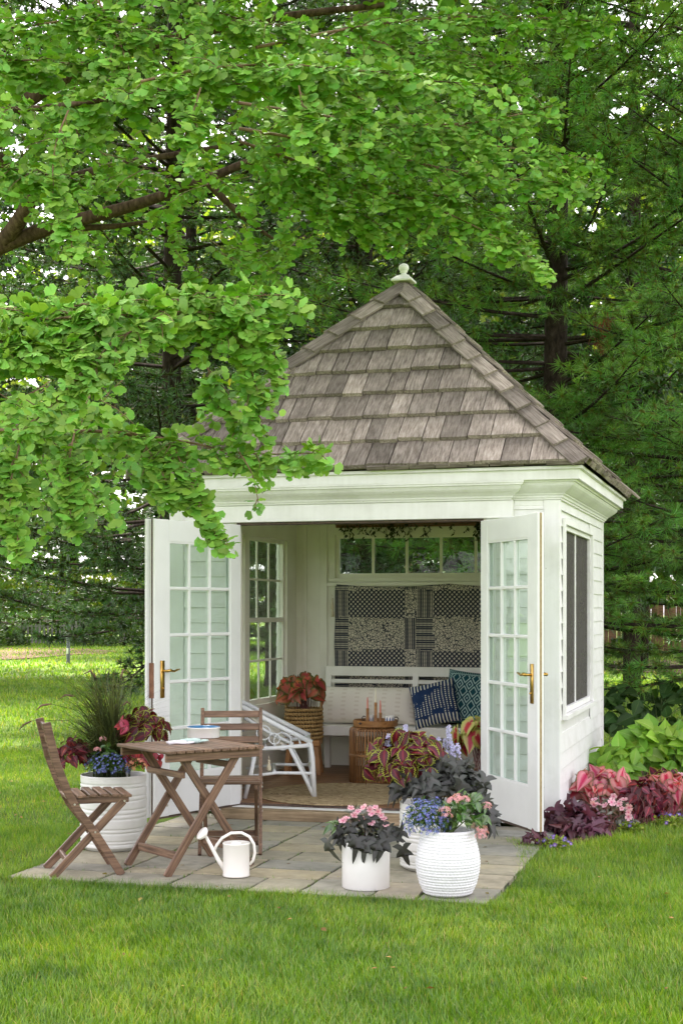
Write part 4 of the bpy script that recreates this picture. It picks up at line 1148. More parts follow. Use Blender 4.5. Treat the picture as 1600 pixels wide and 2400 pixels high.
# bench
BX0, BX1, BY0, BY1 = -1.02, .98, 2.08, 2.50
t = empty('bench', (0, 0, 0), 0, 'long cream painted wooden bench under the printed wall hanging', 'bench')
SZ = .50
mb = MB(); mb.box((BX0, BY0, SZ - .09), (BX1, BY1, SZ), .006); mb.build('seat', 'bench_paint', t)
for x in (BX0 + .06, BX1 - .06):
    beam('leg', (x, BY0 + .05, FZ), (x, BY0 + .06, SZ - .08), .05, .05, 'bench_paint', t, (0, 1, 0)); beam('leg', (x, BY1 - .05, FZ), (x, BY1 - .06, SZ - .08), .05, .05, 'bench_paint', t, (0, 1, 0))
    mb = MB(); mb.box((x - .05, BY0 + .02, SZ), (x + .02, BY1, SZ + .02)); 
yb = BY1 - .03
for x in (BX0 + .05, -.17, .62 + .06): 
    beam('back_post', (x, yb, SZ - .02), (x, yb + .06, .99), .055, .03, 'bench_paint', t, (0, 1, 0))
beam('top_rail', (BX0 + .02, yb + .055, .955), (BX1 - .06, yb + .055, .955), .03, .085, 'bench_paint', t, (0, 0, 1)); 
for z in (.865, .79): beam('back_slat', (BX0 + .05, yb + .046, z), (.68, yb + .046, z), .02, .034, 'bench_paint', t)
for x0, x1 in ((BX0 + .1, -.2), (-.14, .62)):
    for s in (0, 1):
        p, q = ((x0, yb + .02, .54), (x1, yb + .035, .78)) if s else ((x0, yb + .035, .78), (x1, yb + .02, .54))
        beam('back_brace', p, q, .018 + .002 * s, .03, 'bench_paint', t)
    mb = MB(); mb.box(((x0 + x1) / 2 - .05, yb + .02, .62), ((x0 + x1) / 2 + .05, yb + .035, .70), .004); mb.build('rosette', 'bench_paint', t)
beam('arm_rest', (BX0 + .04, BY0 + .02, .70), (BX0 + .04, yb, .74), .05, .025, 'bench_paint', t); beam('arm_post', (BX0 + .04, BY0 + .05, SZ), (BX0 + .04, BY0 + .04, .69), .04, .035, 'bench_paint', t, (0, 1, 0))

def pillow(name, w, h, th, mat, loc, rot, label, pinch=.06):
    n_ = 22; mb = MB()
    for sgn in (1, -1):
        b = len(mb.v)
        for j in range(n_ + 1):
            for i in range(n_ + 1):
                u, v = 2 * i / n_ - 1, 2 * j / n_ - 1
                k = ((1 - abs(u) ** 2.6) * (1 - abs(v) ** 2.6))
                d = th / 2 * max(k, 0) ** .45
                pu = u * (1 - pinch * (1 - abs(v) ** 2) * abs(u)); pv = v * (1 - pinch * (1 - abs(u) ** 2) * abs(v))
                wr = .003 * math.sin(u * 13 + v * 7) * (1 - k) 
                mb.v.append((pu * w / 2, sgn * (d + wr * .5), pv * h / 2))
        for j in range(n_):
            for i in range(n_):
                a = b + j * (n_ + 1) + i; f = (a, a + 1, a + n_ + 2, a + n_ + 1)
                mb.f.append(f if sgn < 0 else f[::-1]); mb.mi.append(0)
    o = mb.build(name, mat, None, True); o.location = loc; o.rotation_euler = rot
    return props(o, label, 'pillow')
pillow('lumbar_pillow', .90, .33, .24, 'lumbar_print', (-.56, 2.30, SZ + .165), (R(-16), 0, 0), 'long cream lumbar pillow leaning on the bench back', .03)
pillow('square_pillow', .48, .48, .17, 'teal_blockprint', (.36, 2.33, SZ + .24), (R(-18), R(5), R(-8)), 'large teal pillow printed with diamond lattice on the bench')
pillow('square_pillow', .40, .40, .15, 'indigo_shibori', (.08, 2.17, SZ + .20), (R(-24), R(-13), R(6)), 'navy blue and white striped shibori pillow tilted on the bench')

# rattan drum table, tray, candles, mugs
dpos = Vector(gz(874, 1838, FZ)) + Vector(FW) * .18
t = empty('drum_table', (dpos.x, dpos.y, FZ), 0, 'round rattan cane drum side table in front of the bench', 'side table')
RD, HD = .185, .445
mb = MB(); mb.tube([(RD, 0, 0), (RD, 0, HD - .03), (RD - .006, 0, HD - .01), (RD - .025, 0, HD), (RD - .05, 0, HD)], .0075, 7)
cane = mb.mesh('cane', True); cane.materials.append(MATS['rattan_cane'])
for k in range(46):
    o = bpy.data.objects.new('cane', cane); COL.objects.link(o); o.parent = t; o.rotation_euler = (0, 0, 2 * math.pi * k / 46)
mb = MB(); mb.ring((0, 0, .012), RD - .012, .010, 40); mb.ring((0, 0, HD - .018), RD - .014, .010, 40); mb.ring((0, 0, HD * .5), RD - .012, .009, 40); mb.build('hoop', 'rattan_cane', t, True)
mb = MB(); mb.ring((0, 0, HD * .5), RD + .002, .007, 92, 6, lambda a: .006 * math.sin(a * 23)); mb.ring((0, 0, HD * .5), RD + .002, .007, 92, 6, lambda a: -.006 * math.sin(a * 23)); mb.build('binding', 'rattan_cane', t, True)
mb = MB(); mb.lathe([(.001, HD + .008), (RD - .04, HD + .008), (RD - .035, HD + .002), (RD - .04, HD - .01), (.001, HD - .01)], 40); mb.build('table_top', 'rattan_cane', t)
TZt = FZ + HD + .009
tp = Vector((dpos.x + .025, dpos.y, TZt))
t = empty('serving_tray', tp, 0, 'round acacia wood serving tray on the rattan drum table', 'tray')
mb = MB(); mb.lathe([(.001, .0), (.178, .0), (.182, .004), (.184, .050), (.180, .053), (.174, .050), (.172, .012), (.001, .011)], 48); mb.build('tray_body', 'honey_wood', t)
mb = MB(); mb.tube([(-.10, -.157, .032), (-.085, -.165, .032), (-.07, -.172, .032)], [.004, .011, .004], 8); mb.build('grip', 'dark_strip', t)
for (px_, hgt, ch, mt, lab) in ((861, .135, .09, 'wax_pink', 'short wooden candle holder with pink taper, shorter of the outer pair\'s tall side'), (880, .185, .11, 'wax_cream', 'tallest wooden candle holder with cream taper on the tray'), (891, .10, .10, 'wax_pink', 'low flared wooden candle holder with pink taper beside the cup')):
    pos = gy(px_, 1690, dpos.y - .05 + (.03 if px_ == 891 else 0)); loc = (pos[0], pos[1], TZt + .012)
    lab = {861: 'middle height wooden candle holder with pink taper on the tray', 880: 'tallest wooden candle holder with cream taper on the tray', 891: 'lowest flared wooden candle holder with pink taper on the tray'}[px_]
    t = empty('candle_holder', loc, 0, lab, 'candle holder', 'candle holders on the tray')
    mb = MB(); mb.lathe([(.001, .0), (.019, .0), (.018, .02), (.0135, .045), (.0125, .07), (.0125, hgt), (.008, hgt + .001), (.001, hgt)], 20); mb.build('holder', 'honey_wood', t, True)
    mb = MB(); mb.lathe([(.0075, hgt - .01), (.0065, hgt + ch * .7), (.004, hgt + ch), (.001, hgt + ch + .002)], 12); mb.build('candle', mt, t, True)
def m_mug(name, f1, thr):
    m, n, l, o = new_mat(name)
    tc = n.new('ShaderNodeTexCoord'); s = n.new('ShaderNodeSeparateXYZ'); l.new(tc.outputs['Object'], s.inputs[0])
    a = math1(n, l, 'ARCTAN2', s.outputs[1], s.outputs[0])
    st = math1(n, l, 'SINE', math1(n, l, 'MULTIPLY', a, f1)); zz = math1(n, l, 'ABSOLUTE', math1(n, l, 'SUBTRACT', s.outputs[2], .034))
    k = math1(n, l, 'GREATER_THAN', math1(n, l, 'SUBTRACT', st, math1(n, l, 'MULTIPLY', math1(n, l, 'MULTIPLY', zz, zz), 1100)), thr)
    principled(n, l, o, mixc(n, l, (.78, .76, .70), (.02, .06, .22), k), .3)
m_mug('mug_navy', 11, -.2); m_mug('mug_dash', 17, .25)
for px_, mt, lab, a0 in ((868, 'mug_dash', 'white mug with small dark dashes behind the candles', math.pi), (913, 'mug_navy', 'white mug with navy oval pattern at the right of the tray', 0)):
    pos = gy(px_, 1690, dpos.y - .02 + (.06 if px_ == 868 else 0))
    t = empty('mug', (pos[0], pos[1], TZt + .012), TH, lab, 'mug')
    mb = MB(); mb.lathe([(.001, .0), (.036, .0), (.040, .004), (.042, .075), (.040, .077), (.038, .074), (.036, .01), (.001, .008)], 28); mb.build('cup', mt, t, True)
    q = math.cos(a0); mb = MB(); mb.tube([(q * .040, 0, .062), (q * .058, 0, .066), (q * .070, 0, .052), (q * .066, 0, .032), (q * .050, 0, .022), (q * .040, 0, .022)], .0045, 8); mb.build('handle', 'dark_strip', t, True)

# round jute rug
rc = Vector((-.28, .62, FZ)); RR = .66
def m_jute():
    m, n, l, o = new_mat('jute')
    tc = n.new('ShaderNodeTexCoord'); s = n.new('ShaderNodeSeparateXYZ'); l.new(tc.outputs['Object'], s.inputs[0])
    r_ = math1(n, l, 'SQRT', math1(n, l, 'ADD', math1(n, l, 'MULTIPLY', s.outputs[0], s.outputs[0]), math1(n, l, 'MULTIPLY', s.outputs[1], s.outputs[1])))
    a = math1(n, l, 'ARCTAN2', s.outputs[1], s.outputs[0])
    w = math1(n, l, 'SINE', math1(n, l, 'MULTIPLY', r_, 420)); q = math1(n, l, 'SINE', math1(n, l, 'MULTIPLY', a, 150))
    ring_i = math1(n, l, 'FLOOR', math1(n, l, 'MULTIPLY', r_, 22))
    cb = n.new('ShaderNodeCombineXYZ'); l.new(ring_i, cb.inputs[0]); l.new(math1(n, l, 'MULTIPLY', math1(n, l, 'FLOOR', math1(n, l, 'MULTIPLY', a, 7)), 1.0), cb.inputs[1])
    wn_ = n.new('ShaderNodeTexWhiteNoise'); wn_.noise_dimensions = '2D'; l.new(cb.outputs[0], wn_.inputs['Vector'])
    fr_ = math1(n, l, 'FRACT', math1(n, l, 'MULTIPLY', r_, 22)); fa_ = math1(n, l, 'FRACT', math1(n, l, 'MULTIPLY', a, 7))
    spot = math1(n, l, 'MULTIPLY', math1(n, l, 'GREATER_THAN', wn_.outputs['Value'], .72), math1(n, l, 'MULTIPLY', math1(n, l, 'LESS_THAN', fr_, math1(n, l, 'MULTIPLY', fa_, .6)), math1(n, l, 'LESS_THAN', fa_, .75)))
    base = ramp(n, [(.3, (.34, .245, .13)), (.7, (.56, .44, .27))]); l.new(noise(n, l, tc.outputs['Object'], 24, 4), base.inputs[0])
    c = mixc(n, l, base.outputs[0], (.12, .075, .035), math1(n, l, 'MULTIPLY', spot, .85))
    principled(n, l, o, c, .95, bump(n, l, math1(n, l, 'ADD', w, math1(n, l, 'MULTIPLY', q, .5)), .8, .003), .1)
m_jute()
mb = MB(); mb.lathe([(RR, .001), (RR + .006, .005), (RR, .011), (RR - .01, .012), (.001, .012)], 72); o = mb.build('jute_rug', 'jute', None, True); o.location = rc
props(o, 'round braided natural jute rug on the wooden floor', 'rug')

# stool with a square basket of caladium
sp_ = Vector(((gz(670, 1818, FZ) + gz(752, 1816, FZ)) / 2)) + Vector(FW) * .10
t = empty('wooden_stool', (sp_.x, sp_.y, FZ), .2, 'honey coloured wooden stool carrying the woven plant basket', 'stool')
SH = .30
mb = MB(); mb.box((-.15, -.13, SH - .055), (.15, .13, SH), .008); mb.build('seat', 'honey_wood', t)
for x in (-1, 1):
    for y in (-1, 1): beam('leg', (x * .14, y * .12, 0), (x * .115, y * .095, SH - .05), .038, .038, 'honey_wood', t, (0, 1, 0))
def wicker(name, loc, r, h, rows, label, mat='wicker', sq=.5, rz=0):
    t = empty(name, loc, rz, label, 'basket')
    def rf(a):
        c, s = abs(math.cos(a)), abs(math.sin(a)); p = 2 + 2.5 * sq
        return 1 / ((c ** p + s ** p) ** (1 / p))
    mb = MB(); k = h / rows
    for i in range(rows):
        z = k * (i + .5)
        for ph in (0, math.pi):
            mb.ring((0, 0, z), lambda a: r * rf(a) * (1 + .012 * math.sin(i * 1.7)) + .008 * math.sin(a * 20 + ph + i * .6), k * .34, 100, 6, lambda a: k * .20 * math.cos(a * 20 + ph + i * .6))
    mb.build('weave', mat, t, True)
    mb = MB(); mb.lathe([(.001, .004), (r * .97, .004), (r * .96, h - .02)], 40, rfun=rf); mb.build('lining', 'soil', t)
    for s in (-1, 1):
        mb = MB(); pts = [(s * r * .99, -.05, h - .02), (s * r * 1.0, -.045, h + .04), (s * r, 0, h + .065), (s * r, .045, h + .04), (s * r * .99, .05, h - .02)]
        mb.tube(pts, .011, 8); mb.build('handle', mat, t, True)
    mb = MB(); mb.disc((0, 0, h - .03), r * .95); mb.build('soil', 'soil', t)
    return t
m_wood('wicker', [(.3, (.20, .11, .035)), (.5, (.42, .27, .10)), (.75, (.60, .43, .20))], .7, (18, 18, 18), .5, .25, .1)
BK = Vector((sp_.x, sp_.y, FZ + SH))
wicker('wicker_basket', BK, .150, .27, 8, 'square woven seagrass basket standing on the wooden stool', rz=.25)
BK2 = Vector(gy(1130, 1830, .42)); BK2.z = FZ
wicker('wicker_basket', BK2, .145, .24, 7, 'woven basket on the floor behind the right door', sq=.1)

# white rattan lounge chair
cr = (gz(578, 1872, FZ) + gz(737, 1871, FZ)) / 2
fa = math.atan2((gz(737, 1871, FZ) - gz(578, 1872, FZ))[1], (gz(737, 1871, FZ) - gz(578, 1872, FZ))[0])
fdv = Vector((math.cos(fa), math.sin(fa), 0)); sdv = Vector((-fdv.y, fdv.x, 0))
o0 = Vector(gz(737, 1871, FZ))
t = empty('rattan_chair', (o0.x, o0.y, FZ), fa, 'white painted rattan lounge chair with sloping arms inside the doorway', 'chair')
WD = .60
def tb_(nm, pts, r=.014): mb = MB(); mb.tube(pts, r, 10); return mb.build(nm, 'rattan_white', t, True)
for y in (0, WD):
    tb_('leg', [(0, y, 0), (-.015, y, .30), (-.03, y, .40), (-.05, y, .43)], .018)
    tb_('leg', [(-.52, y, 0), (-.47, y, .20), (-.44, y, .36)], .017)
    tb_('leg', [(-.56, y, 0), (-.60, y, .25), (-.66, y, .45), (-.72, y, .70)], .017)
    tb_('arm_rail', [(-.02, y, .415), (-.25, y, .53), (-.50, y + (.03 if y == 0 else -.03), .66), (-.72, y + (.06 if y == 0 else -.06), .76)], .019)
    tb_('side_brace', [(-.01, y, .02), (-.08, y, .17), (-.19, y, .385)], .014)
    tb_('seat_rail', [(-.02, y, .395), (-.30, y, .375), (-.62, y, .36)], .016)
    tb_('low_rail', [(-.02, y, .185), (-.28, y, .19), (-.52, y, .16)], .012)
    tb_('inner_rail', [(-.16, y + (.03 if y == 0 else -.03), .40), (-.34, y + (.03 if y == 0 else -.03), .49), (-.52, y + (.03 if y == 0 else -.03), .60)], .013)
    mb = MB(); 
    for q, (x, z) in enumerate(((-.30, .47), (-.38, .52), (-.34, .43))): mb.ring((0, 0, 0), .04 + .012 * q, .005, 24, 6)
    for i in range(len(mb.v)):
        x, y_, z_ = mb.v[i]; k = i // (24 * 6); c_ = ((-.30, .445), (-.38, .49), (-.24, .425))[k]; mb.v[i] = (x + c_[0], z_ + y, y_ + c_[1])
    mb.build('scroll', 'rattan_white', t, True)
for x, z in ((-.03, .41), (-.62, .36), (-.72, .76), (-.30, .19), (-.02, .2)):
    tb_('cross_rail', [(x, 0, z), (x, WD / 2, z - .01), (x, WD, z)], .014)
for i in range(7): tb_('back_cane', [(-.70, .08 + i * .073, .74), (-.64, .08 + i * .073, .55), (-.60, .08 + i * .073, .37)], .008)
for i in range(9): tb_('seat_cane', [(-.04 - i * .065, 0, .40 - i * .004), (-.04 - i * .065, WD, .40 - i * .004)], .008)
cu = pillow('seat_cushion', .44, .42, .12, 'linen', (0, 0, 0), (0, 0, 0), 'cream linen cushion with a tassel on the white rattan chair')
m_ = Matrix.Translation((o0.x, o0.y, FZ)) @ Matrix.Rotation(fa, 4, 'Z') @ Matrix.Translation((-.36, .26, .50)) @ Matrix.Rotation(R(90), 4, 'Z') @ Matrix.Rotation(R(-48), 4, 'X')
cu.matrix_world = m_
tl = tassel(cu, -.215, -.02, -.225, .075, .016); tl.rotation_euler = (R(48), 0, 0)
mb = MB(); NXb, NYb = 24, 20
for j in range(NYb + 1):
    for i in range(NXb + 1):
        u, v = i / NXb, j / NYb
        x = -.78 + .34 * v; z = .60 - .15 * v + .18 * math.sin(math.pi * min(1, v * 1.0)) * .0
        # over the back rail and down the seat back
        s = v * .55
        if s < .18: X, Zz = -.765, .60 + s
        else: q = (s - .18); X, Zz = -.74 + q * .55, .795 - q * .80
        mb.v.append((X + .006 * math.sin(u * 25 + v * 4), .02 + u * .42, Zz + .008 * math.sin(u * 18 + 2 * v)))
for j in range(NYb):
    for i in range(NXb): a = j * (NXb + 1) + i; mb.f.append((a, a + 1, a + NXb + 2, a + NXb + 1)); mb.mi.append(0)
o = mb.build('throw_blanket', 'throw_blue', None, True); o.matrix_world = Matrix.Translation((o0.x, o0.y, FZ)) @ Matrix.Rotation(fa, 4, 'Z')
sol = o.modifiers.new('thick', 'SOLIDIFY'); sol.thickness = .008
props(o, 'blue and white woven throw draped over the rattan chair back', 'throw')
# ------------------------------------------------------------------ plants
m_leaf('coleus_leaf', [(.0, (.20, .015, .03)), (.25, (.075, .005, .013)), (.80, (.055, .004, .010)), (.90, (.30, .34, .03)), (1, (.42, .46, .05))], .25, .4, .01, .3)
m_leaf('caladium_red_leaf', [(.0, (.55, .10, .08)), (.45, (.46, .12, .075)), (.78, (.22, .13, .045)), (.92, (.07, .11, .02)), (1, (.05, .10, .015))], .3, .4, .015, .3)
m_leaf('caladium_lime_leaf', [(.0, (.42, .018, .05)), (.30, (.42, .05, .07)), (.48, (.48, .34, .14)), (.85, (.46, .48, .14)), (1, (.24, .33, .05))], .3, .4, .012, .25)
m_leaf('caladium_pink_leaf', [(.0, (.38, .008, .035)), (.2, (.48, .045, .085)), (.48, (.58, .24, .25)), (.85, (.46, .13, .14)), (.96, (.14, .15, .05)), (1, (.10, .14, .04))], .3, .4, .015, .3)
m_leaf('iresine_leaf', [(.0, (.38, .05, .07)), (.2, (.13, .02, .03)), (1, (.09, .014, .022))], .25, .4, .02, .45)
m_leaf('pinkleaf', [(.0, (.12, .02, .02)), (.12, (.52, .07, .10)), (.75, (.48, .06, .09)), (1, (.10, .03, .02))], .25, .4, .02, .35)
m_leaf('vine_black_leaf', [(0, (.066, .064, .060)), (1, (.042, .048, .042))], .2, .5, .05, .6, .03)
m_leaf('vine_purple_leaf', [(0, (.11, .03, .05)), (1, (.075, .018, .030))], .25, .45, .03, .5, .04)
m_leaf('impatiens_leaf', [(0, (.09, .075, .04)), (1, (.040, .058, .024))], .2, .35, .03, .4, .09)
m_leaf('pentas_leaf', [(0, (.14, .25, .05)), (.2, (.065, .16, .022)), (1, (.055, .145, .018))], .35, .35, .02, .35, .07)
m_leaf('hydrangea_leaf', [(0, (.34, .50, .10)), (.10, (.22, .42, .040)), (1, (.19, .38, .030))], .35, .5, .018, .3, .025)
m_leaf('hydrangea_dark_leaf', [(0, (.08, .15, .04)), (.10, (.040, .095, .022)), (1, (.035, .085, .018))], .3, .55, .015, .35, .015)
m_leaf('lime_small_leaf', [(0, (.26, .33, .05)), (1, (.18, .28, .03))], .3, .4, .03, .3)
m_leaf('green_small_leaf', [(0, (.06, .13, .02)), (1, (.05, .11, .018))], .3, .4, .03, .4)
m_leaf('fountain_blade', [(0, (.035, .055, .018)), (1, (.10, .12, .045))], .3, .4, .02, .5)
m_leaf('plume', [(0, (.20, .11, .09)), (1, (.32, .22, .17))], .4, .7, .02, .3)
m_leaf('petal_pink', [(0, (.55, .04, .14)), (.35, (.70, .34, .42)), (1, (.78, .50, .56))], .3, .6, .012, .15, .02)
m_leaf('petal_rose', [(0, (.75, .42, .46)), (1, (.70, .36, .42))], .3, .6, .012, .15, .02)
m_leaf('petal_blue', [(0, (.55, .58, .75)), (.4, (.16, .20, .56)), (1, (.14, .18, .50))], .3, .6, .02, .3, .02)
m_leaf('petal_lavender', [(0, (.55, .55, .78)), (1, (.42, .42, .70))], .3, .6, .015, .2, .02)
m_leaf('petal_violet', [(0, (.55, .50, .72)), (.5, (.20, .12, .42)), (1, (.10, .05, .30))], .3, .6, .02, .3, .02)
m_leaf('petal_peach', [(0, (.75, .45, .20)), (1, (.70, .25, .22))], .3, .6, .03, .2, .02)
m_plain('green_stem', (.07, .12, .03), (.12, .18, .05), .6)
m_plain('red_stem', (.10, .03, .03), (.16, .06, .05), .6)

def toothed(base, teeth, amp):
    out = []
    n_ = teeth * 2
    ts = np.linspace(0, 1, n_ + 1)
    bt = [b[0] for b in base]; bw = [b[1] for b in base]
    for i, t in enumerate(ts):
        w = float(np.interp(t, bt, bw)); out.append((float(t), max(0, w * (1 + (amp if i % 2 else -amp)) if 0 < i < n_ else w)))
    return out
ovate = [(0, 0), (.08, .16), (.25, .33), (.42, .36), (.62, .28), (.82, .14), (1, 0)]
LM = {}
LM['coleus'] = [leaf_mesh('leaf', toothed(ovate, 9, .13), 1, .25, .5 + .3 * k, (0, .5, .84, 1), 'coleus_leaf', .01 * k) for k in range(3)]
heart = [(.0, .0), (-.16, .10), (-.20, .24), (-.10, .36), (.10, .42), (.32, .39), (.55, .28), (.78, .14), (1, 0)]
for nm, mt in (('cal_red', 'caladium_red_leaf'), ('cal_lime', 'caladium_lime_leaf'), ('cal_pink', 'caladium_pink_leaf')):
    LM[nm] = [leaf_mesh('leaf', heart, 1, .14, .35 + .25 * k, (0, .3, .6, .85, 1), mt, .012 * k) for k in range(3)]
LM['iresine'] = [leaf_mesh('leaf', ovate, 1, .3, .5 + .3 * k, (0, .5, 1), 'iresine_leaf', .015) for k in range(2)]
LM['pinkleaf'] = [leaf_mesh('leaf', ovate, 1, .3, .6, (0, .5, .8, 1), 'pinkleaf', .02)]
lobed = [(0, .0), (-.10, .06), (-.16, .20), (-.10, .44), (.04, .26), (.12, .18), (.26, .32), (.44, .40), (.40, .20), (.50, .13), (.70, .10), (.86, .06), (1, 0)]
LM['vine_black'] = [leaf_mesh('leaf', lobed, 1, .2, .5 + .5 * k, (0, .55, 1), 'vine_black_leaf', .02) for k in range(3)]
LM['vine_purple'] = [leaf_mesh('leaf', lobed, 1, .2, .5 + .5 * k, (0, .55, 1), 'vine_purple_leaf', .02) for k in range(3)]
lance = [(0, 0), (.12, .09), (.35, .18), (.55, .17), (.8, .08), (1, 0)]
LM['impatiens'] = [leaf_mesh('leaf', lance, 1, .25, .5, (0, .6, 1), 'impatiens_leaf')]
LM['pentas'] = [leaf_mesh('leaf', lance, 1, .25, .4 + .3 * k, (0, .2, 1), 'pentas_leaf') for k in range(2)]
hyd = [(0, 0), (.06, .12), (.22, .31), (.42, .37), (.62, .30), (.82, .14), (.94, .04), (1, 0)]
LM['hydrangea'] = [leaf_mesh('leaf', toothed(hyd, 8, .035), 1, .22, .35 + .3 * k, (0, .12, .6, 1), 'hydrangea_leaf', .012) for k in range(3)]
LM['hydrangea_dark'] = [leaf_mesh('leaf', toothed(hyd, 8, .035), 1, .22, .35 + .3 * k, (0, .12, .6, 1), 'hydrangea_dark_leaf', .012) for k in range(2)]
LM['small_lime'] = [leaf_mesh('leaf', ovate, 1, .2, .4, (0, 1), 'lime_small_leaf')]
LM['small_green'] = [leaf_mesh('leaf', lance, 1, .2, .4, (0, 1), 'green_small_leaf')]
def flower_mesh(name, petals, w, mat, cup=.25, notch=.0):
    V, E, Fc = [], [], []
    for p in range(petals):
        a = 2 * math.pi * p / petals; c, s = math.cos(a), math.sin(a)
        pts = [(0, 0, 0, 0), (.45, -w * .75, cup * .2, .45), (.45, w * .75, cup * .2, .45), (.85, -w, cup * .5, .85), (.85, w, cup * .5, .85), (1.0 - notch, 0, cup * .55, 1), (1.02, -w * .5, cup * .6, 1), (1.02, w * .5, cup * .6, 1)]
        b = len(V)
        for r_, t_, z_, e in pts: V.append((r_ * c - t_ * s, r_ * s + t_ * c, z_ + .02 * p)); E.append(e)
        Fc += [(b, b + 1, b + 2), (b + 1, b + 3, b + 4, b + 2), (b + 3, b + 6, b + 5, b + 4), (b + 5, b + 7, b + 4)]
    me = bpy.data.meshes.new(name); me.from_pydata(V, [], Fc)
    at = me.attributes.new('edge', 'FLOAT', 'POINT'); at.data.foreach_set('value', np.array(E, np.float32)); me.update(); me.materials.append(MATS[mat]); return me
FM = {'impatiens': flower_mesh('flower', 5, .42, 'petal_pink', .25, .22), 'pentas': flower_mesh('flower', 5, .22, 'petal_rose', .1), 'lobelia': flower_mesh('flower', 5, .28, 'petal_blue', .15), 'torenia': flower_mesh('flower', 4, .5, 'petal_violet', .4), 'peach': flower_mesh('flower', 5, .4, 'petal_peach', .4), 'salvia': flower_mesh('flower', 3, .5, 'petal_lavender', .5)}

def dome_pts(n, rx, ry, rz, lo=-.25, shell=.7):
    D = rand_dirs(n * 3); D = D[D[:, 2] > lo][:n]
    return D, D * np.array([rx, ry, rz]) * rng.uniform(shell, 1.0, (len(D), 1))
def stems(t, pts, mat='green_stem', base=(0, 0, 0), r=.0035):
    mb = MB()
    for p in pts:
        b = Vector(base) + Vector((rng.normal() * .02, rng.normal() * .02, 0)); p = Vector(p); mid = (b + p) / 2 + Vector((p.x - b.x, p.y - b.y, 0)) * -.15 + Vector((0, 0, .25 * abs(p.z - b.z)))
        mb.tube([b, mid, p], [r, r * .8, r * .5], 5, False)
    o = mb.build('stem', mat, t, True); o['kind'] = 'stuff'; return o
def bush(name, label, cat, base, ctr, rad, n, lm, size, droop=.3, up=.6, group=None, stem='green_stem', lo=-.25, shell=.6, nst=14, seed_leaf='leaf'):
    """plant of single leaves on a dome; base = where it is rooted, ctr = centre of the dome relative to base"""
    t = empty(name, base, 0, label, cat, group)
    D, Q = dome_pts(n, *rad, lo=lo, shell=shell); P = Q + np.array(ctr)
    if base[2] < 0: P[:, 2] = np.maximum(P[:, 2], rng.uniform(.02, .07, len(P)))
    G = D * .5 + rng.normal(size=D.shape) * .42 + np.array([0, 0, -droop * 1.1])
    N = D * .75 + np.array([.12, -.45, up * .75]) + rng.normal(size=D.shape) * .25   # blades turn to the open, lit side
    S = rng.uniform(*size, len(P))
    put_leaves(t, seed_leaf, LM[lm], P - nrm(G) * S[:, None] * .4, G, N, S)
    stems(t, (P - nrm(G) * S[:, None] * .4)[:nst], stem, r=.004)
    return t
def flowers(t, fm, P, N, S, name='flower', joined=False, mat=None):
    D = np.cross(N, rand_dirs(len(P)))
    if joined:
        TV, TF, E = mesh_faces(FM[fm]); X, Y, Z = leaf_axes(D, N)
        Vv, _ = instance_np(TV, [], P, X, Y, Z, S); k = len(TV)
        off = (np.arange(len(P)) * k)[:, None, None]
        Fs = [(f[None] + off).reshape(-1, f.shape[1]) for f in TF]
        o = big_mesh(name, Vv, Fs, FM[fm].materials[0], t, {'edge': np.tile(E, len(P)), 'rnd': np.repeat(rng.random(len(P)), k)}); o['kind'] = 'stuff'; return o
    return put_leaves(t, name, [FM[fm]], P, D, N, S)
def mesh_faces(me):
    V = np.zeros(len(me.vertices) * 3, np.float32); me.vertices.foreach_get('co', V); E = np.zeros(len(me.vertices), np.float32); me.attributes['edge'].data.foreach_get('value', E)
    by = {}
    for p in me.polygons: by.setdefault(len(p.vertices), []).append(tuple(p.vertices))
    return V.reshape(-1, 3), [np.array(f) for f in by.values()], E
def fuzz(t, name, lm, n, rad, ctr, size, droop=.1, lo=-.3, shell=.2):
    """many small leaves of one plant, too small to pick apart"""
    D, Q = dome_pts(n, *rad, lo=lo, shell=shell); P = Q + np.array(ctr); G = D + rng.normal(size=D.shape) * .6 + np.array([0, 0, -droop]); N = D * .5 + np.array([0, 0, .7]) + rng.normal(size=D.shape) * .4
    TV, TF, E = mesh_faces(LM[lm][0]); X, Y, Z = leaf_axes(G, N); S = rng.uniform(*size, len(P))
    Vv, _ = instance_np(TV, [], P, X, Y, Z, S); k = len(TV); off = (np.arange(len(P)) * k)[:, None, None]
    o = big_mesh(name, Vv, [(f[None] + off).reshape(-1, f.shape[1]) for f in TF], LM[lm][0].materials[0], t, {'edge': np.tile(E, len(P)), 'rnd': np.repeat(rng.random(len(P)), k)}); o['kind'] = 'stuff'; return o

def at(px, py, base, off=0.0):
    """point over the pot at the depth of its middle, nudged towards (-) or away from (+) the camera"""
    d = float((np.array(base) - CAM) @ FW) + off
    return dd(px, py, d)
def rel(p, base): return tuple(float(a - b) for a, b in zip(p, base))
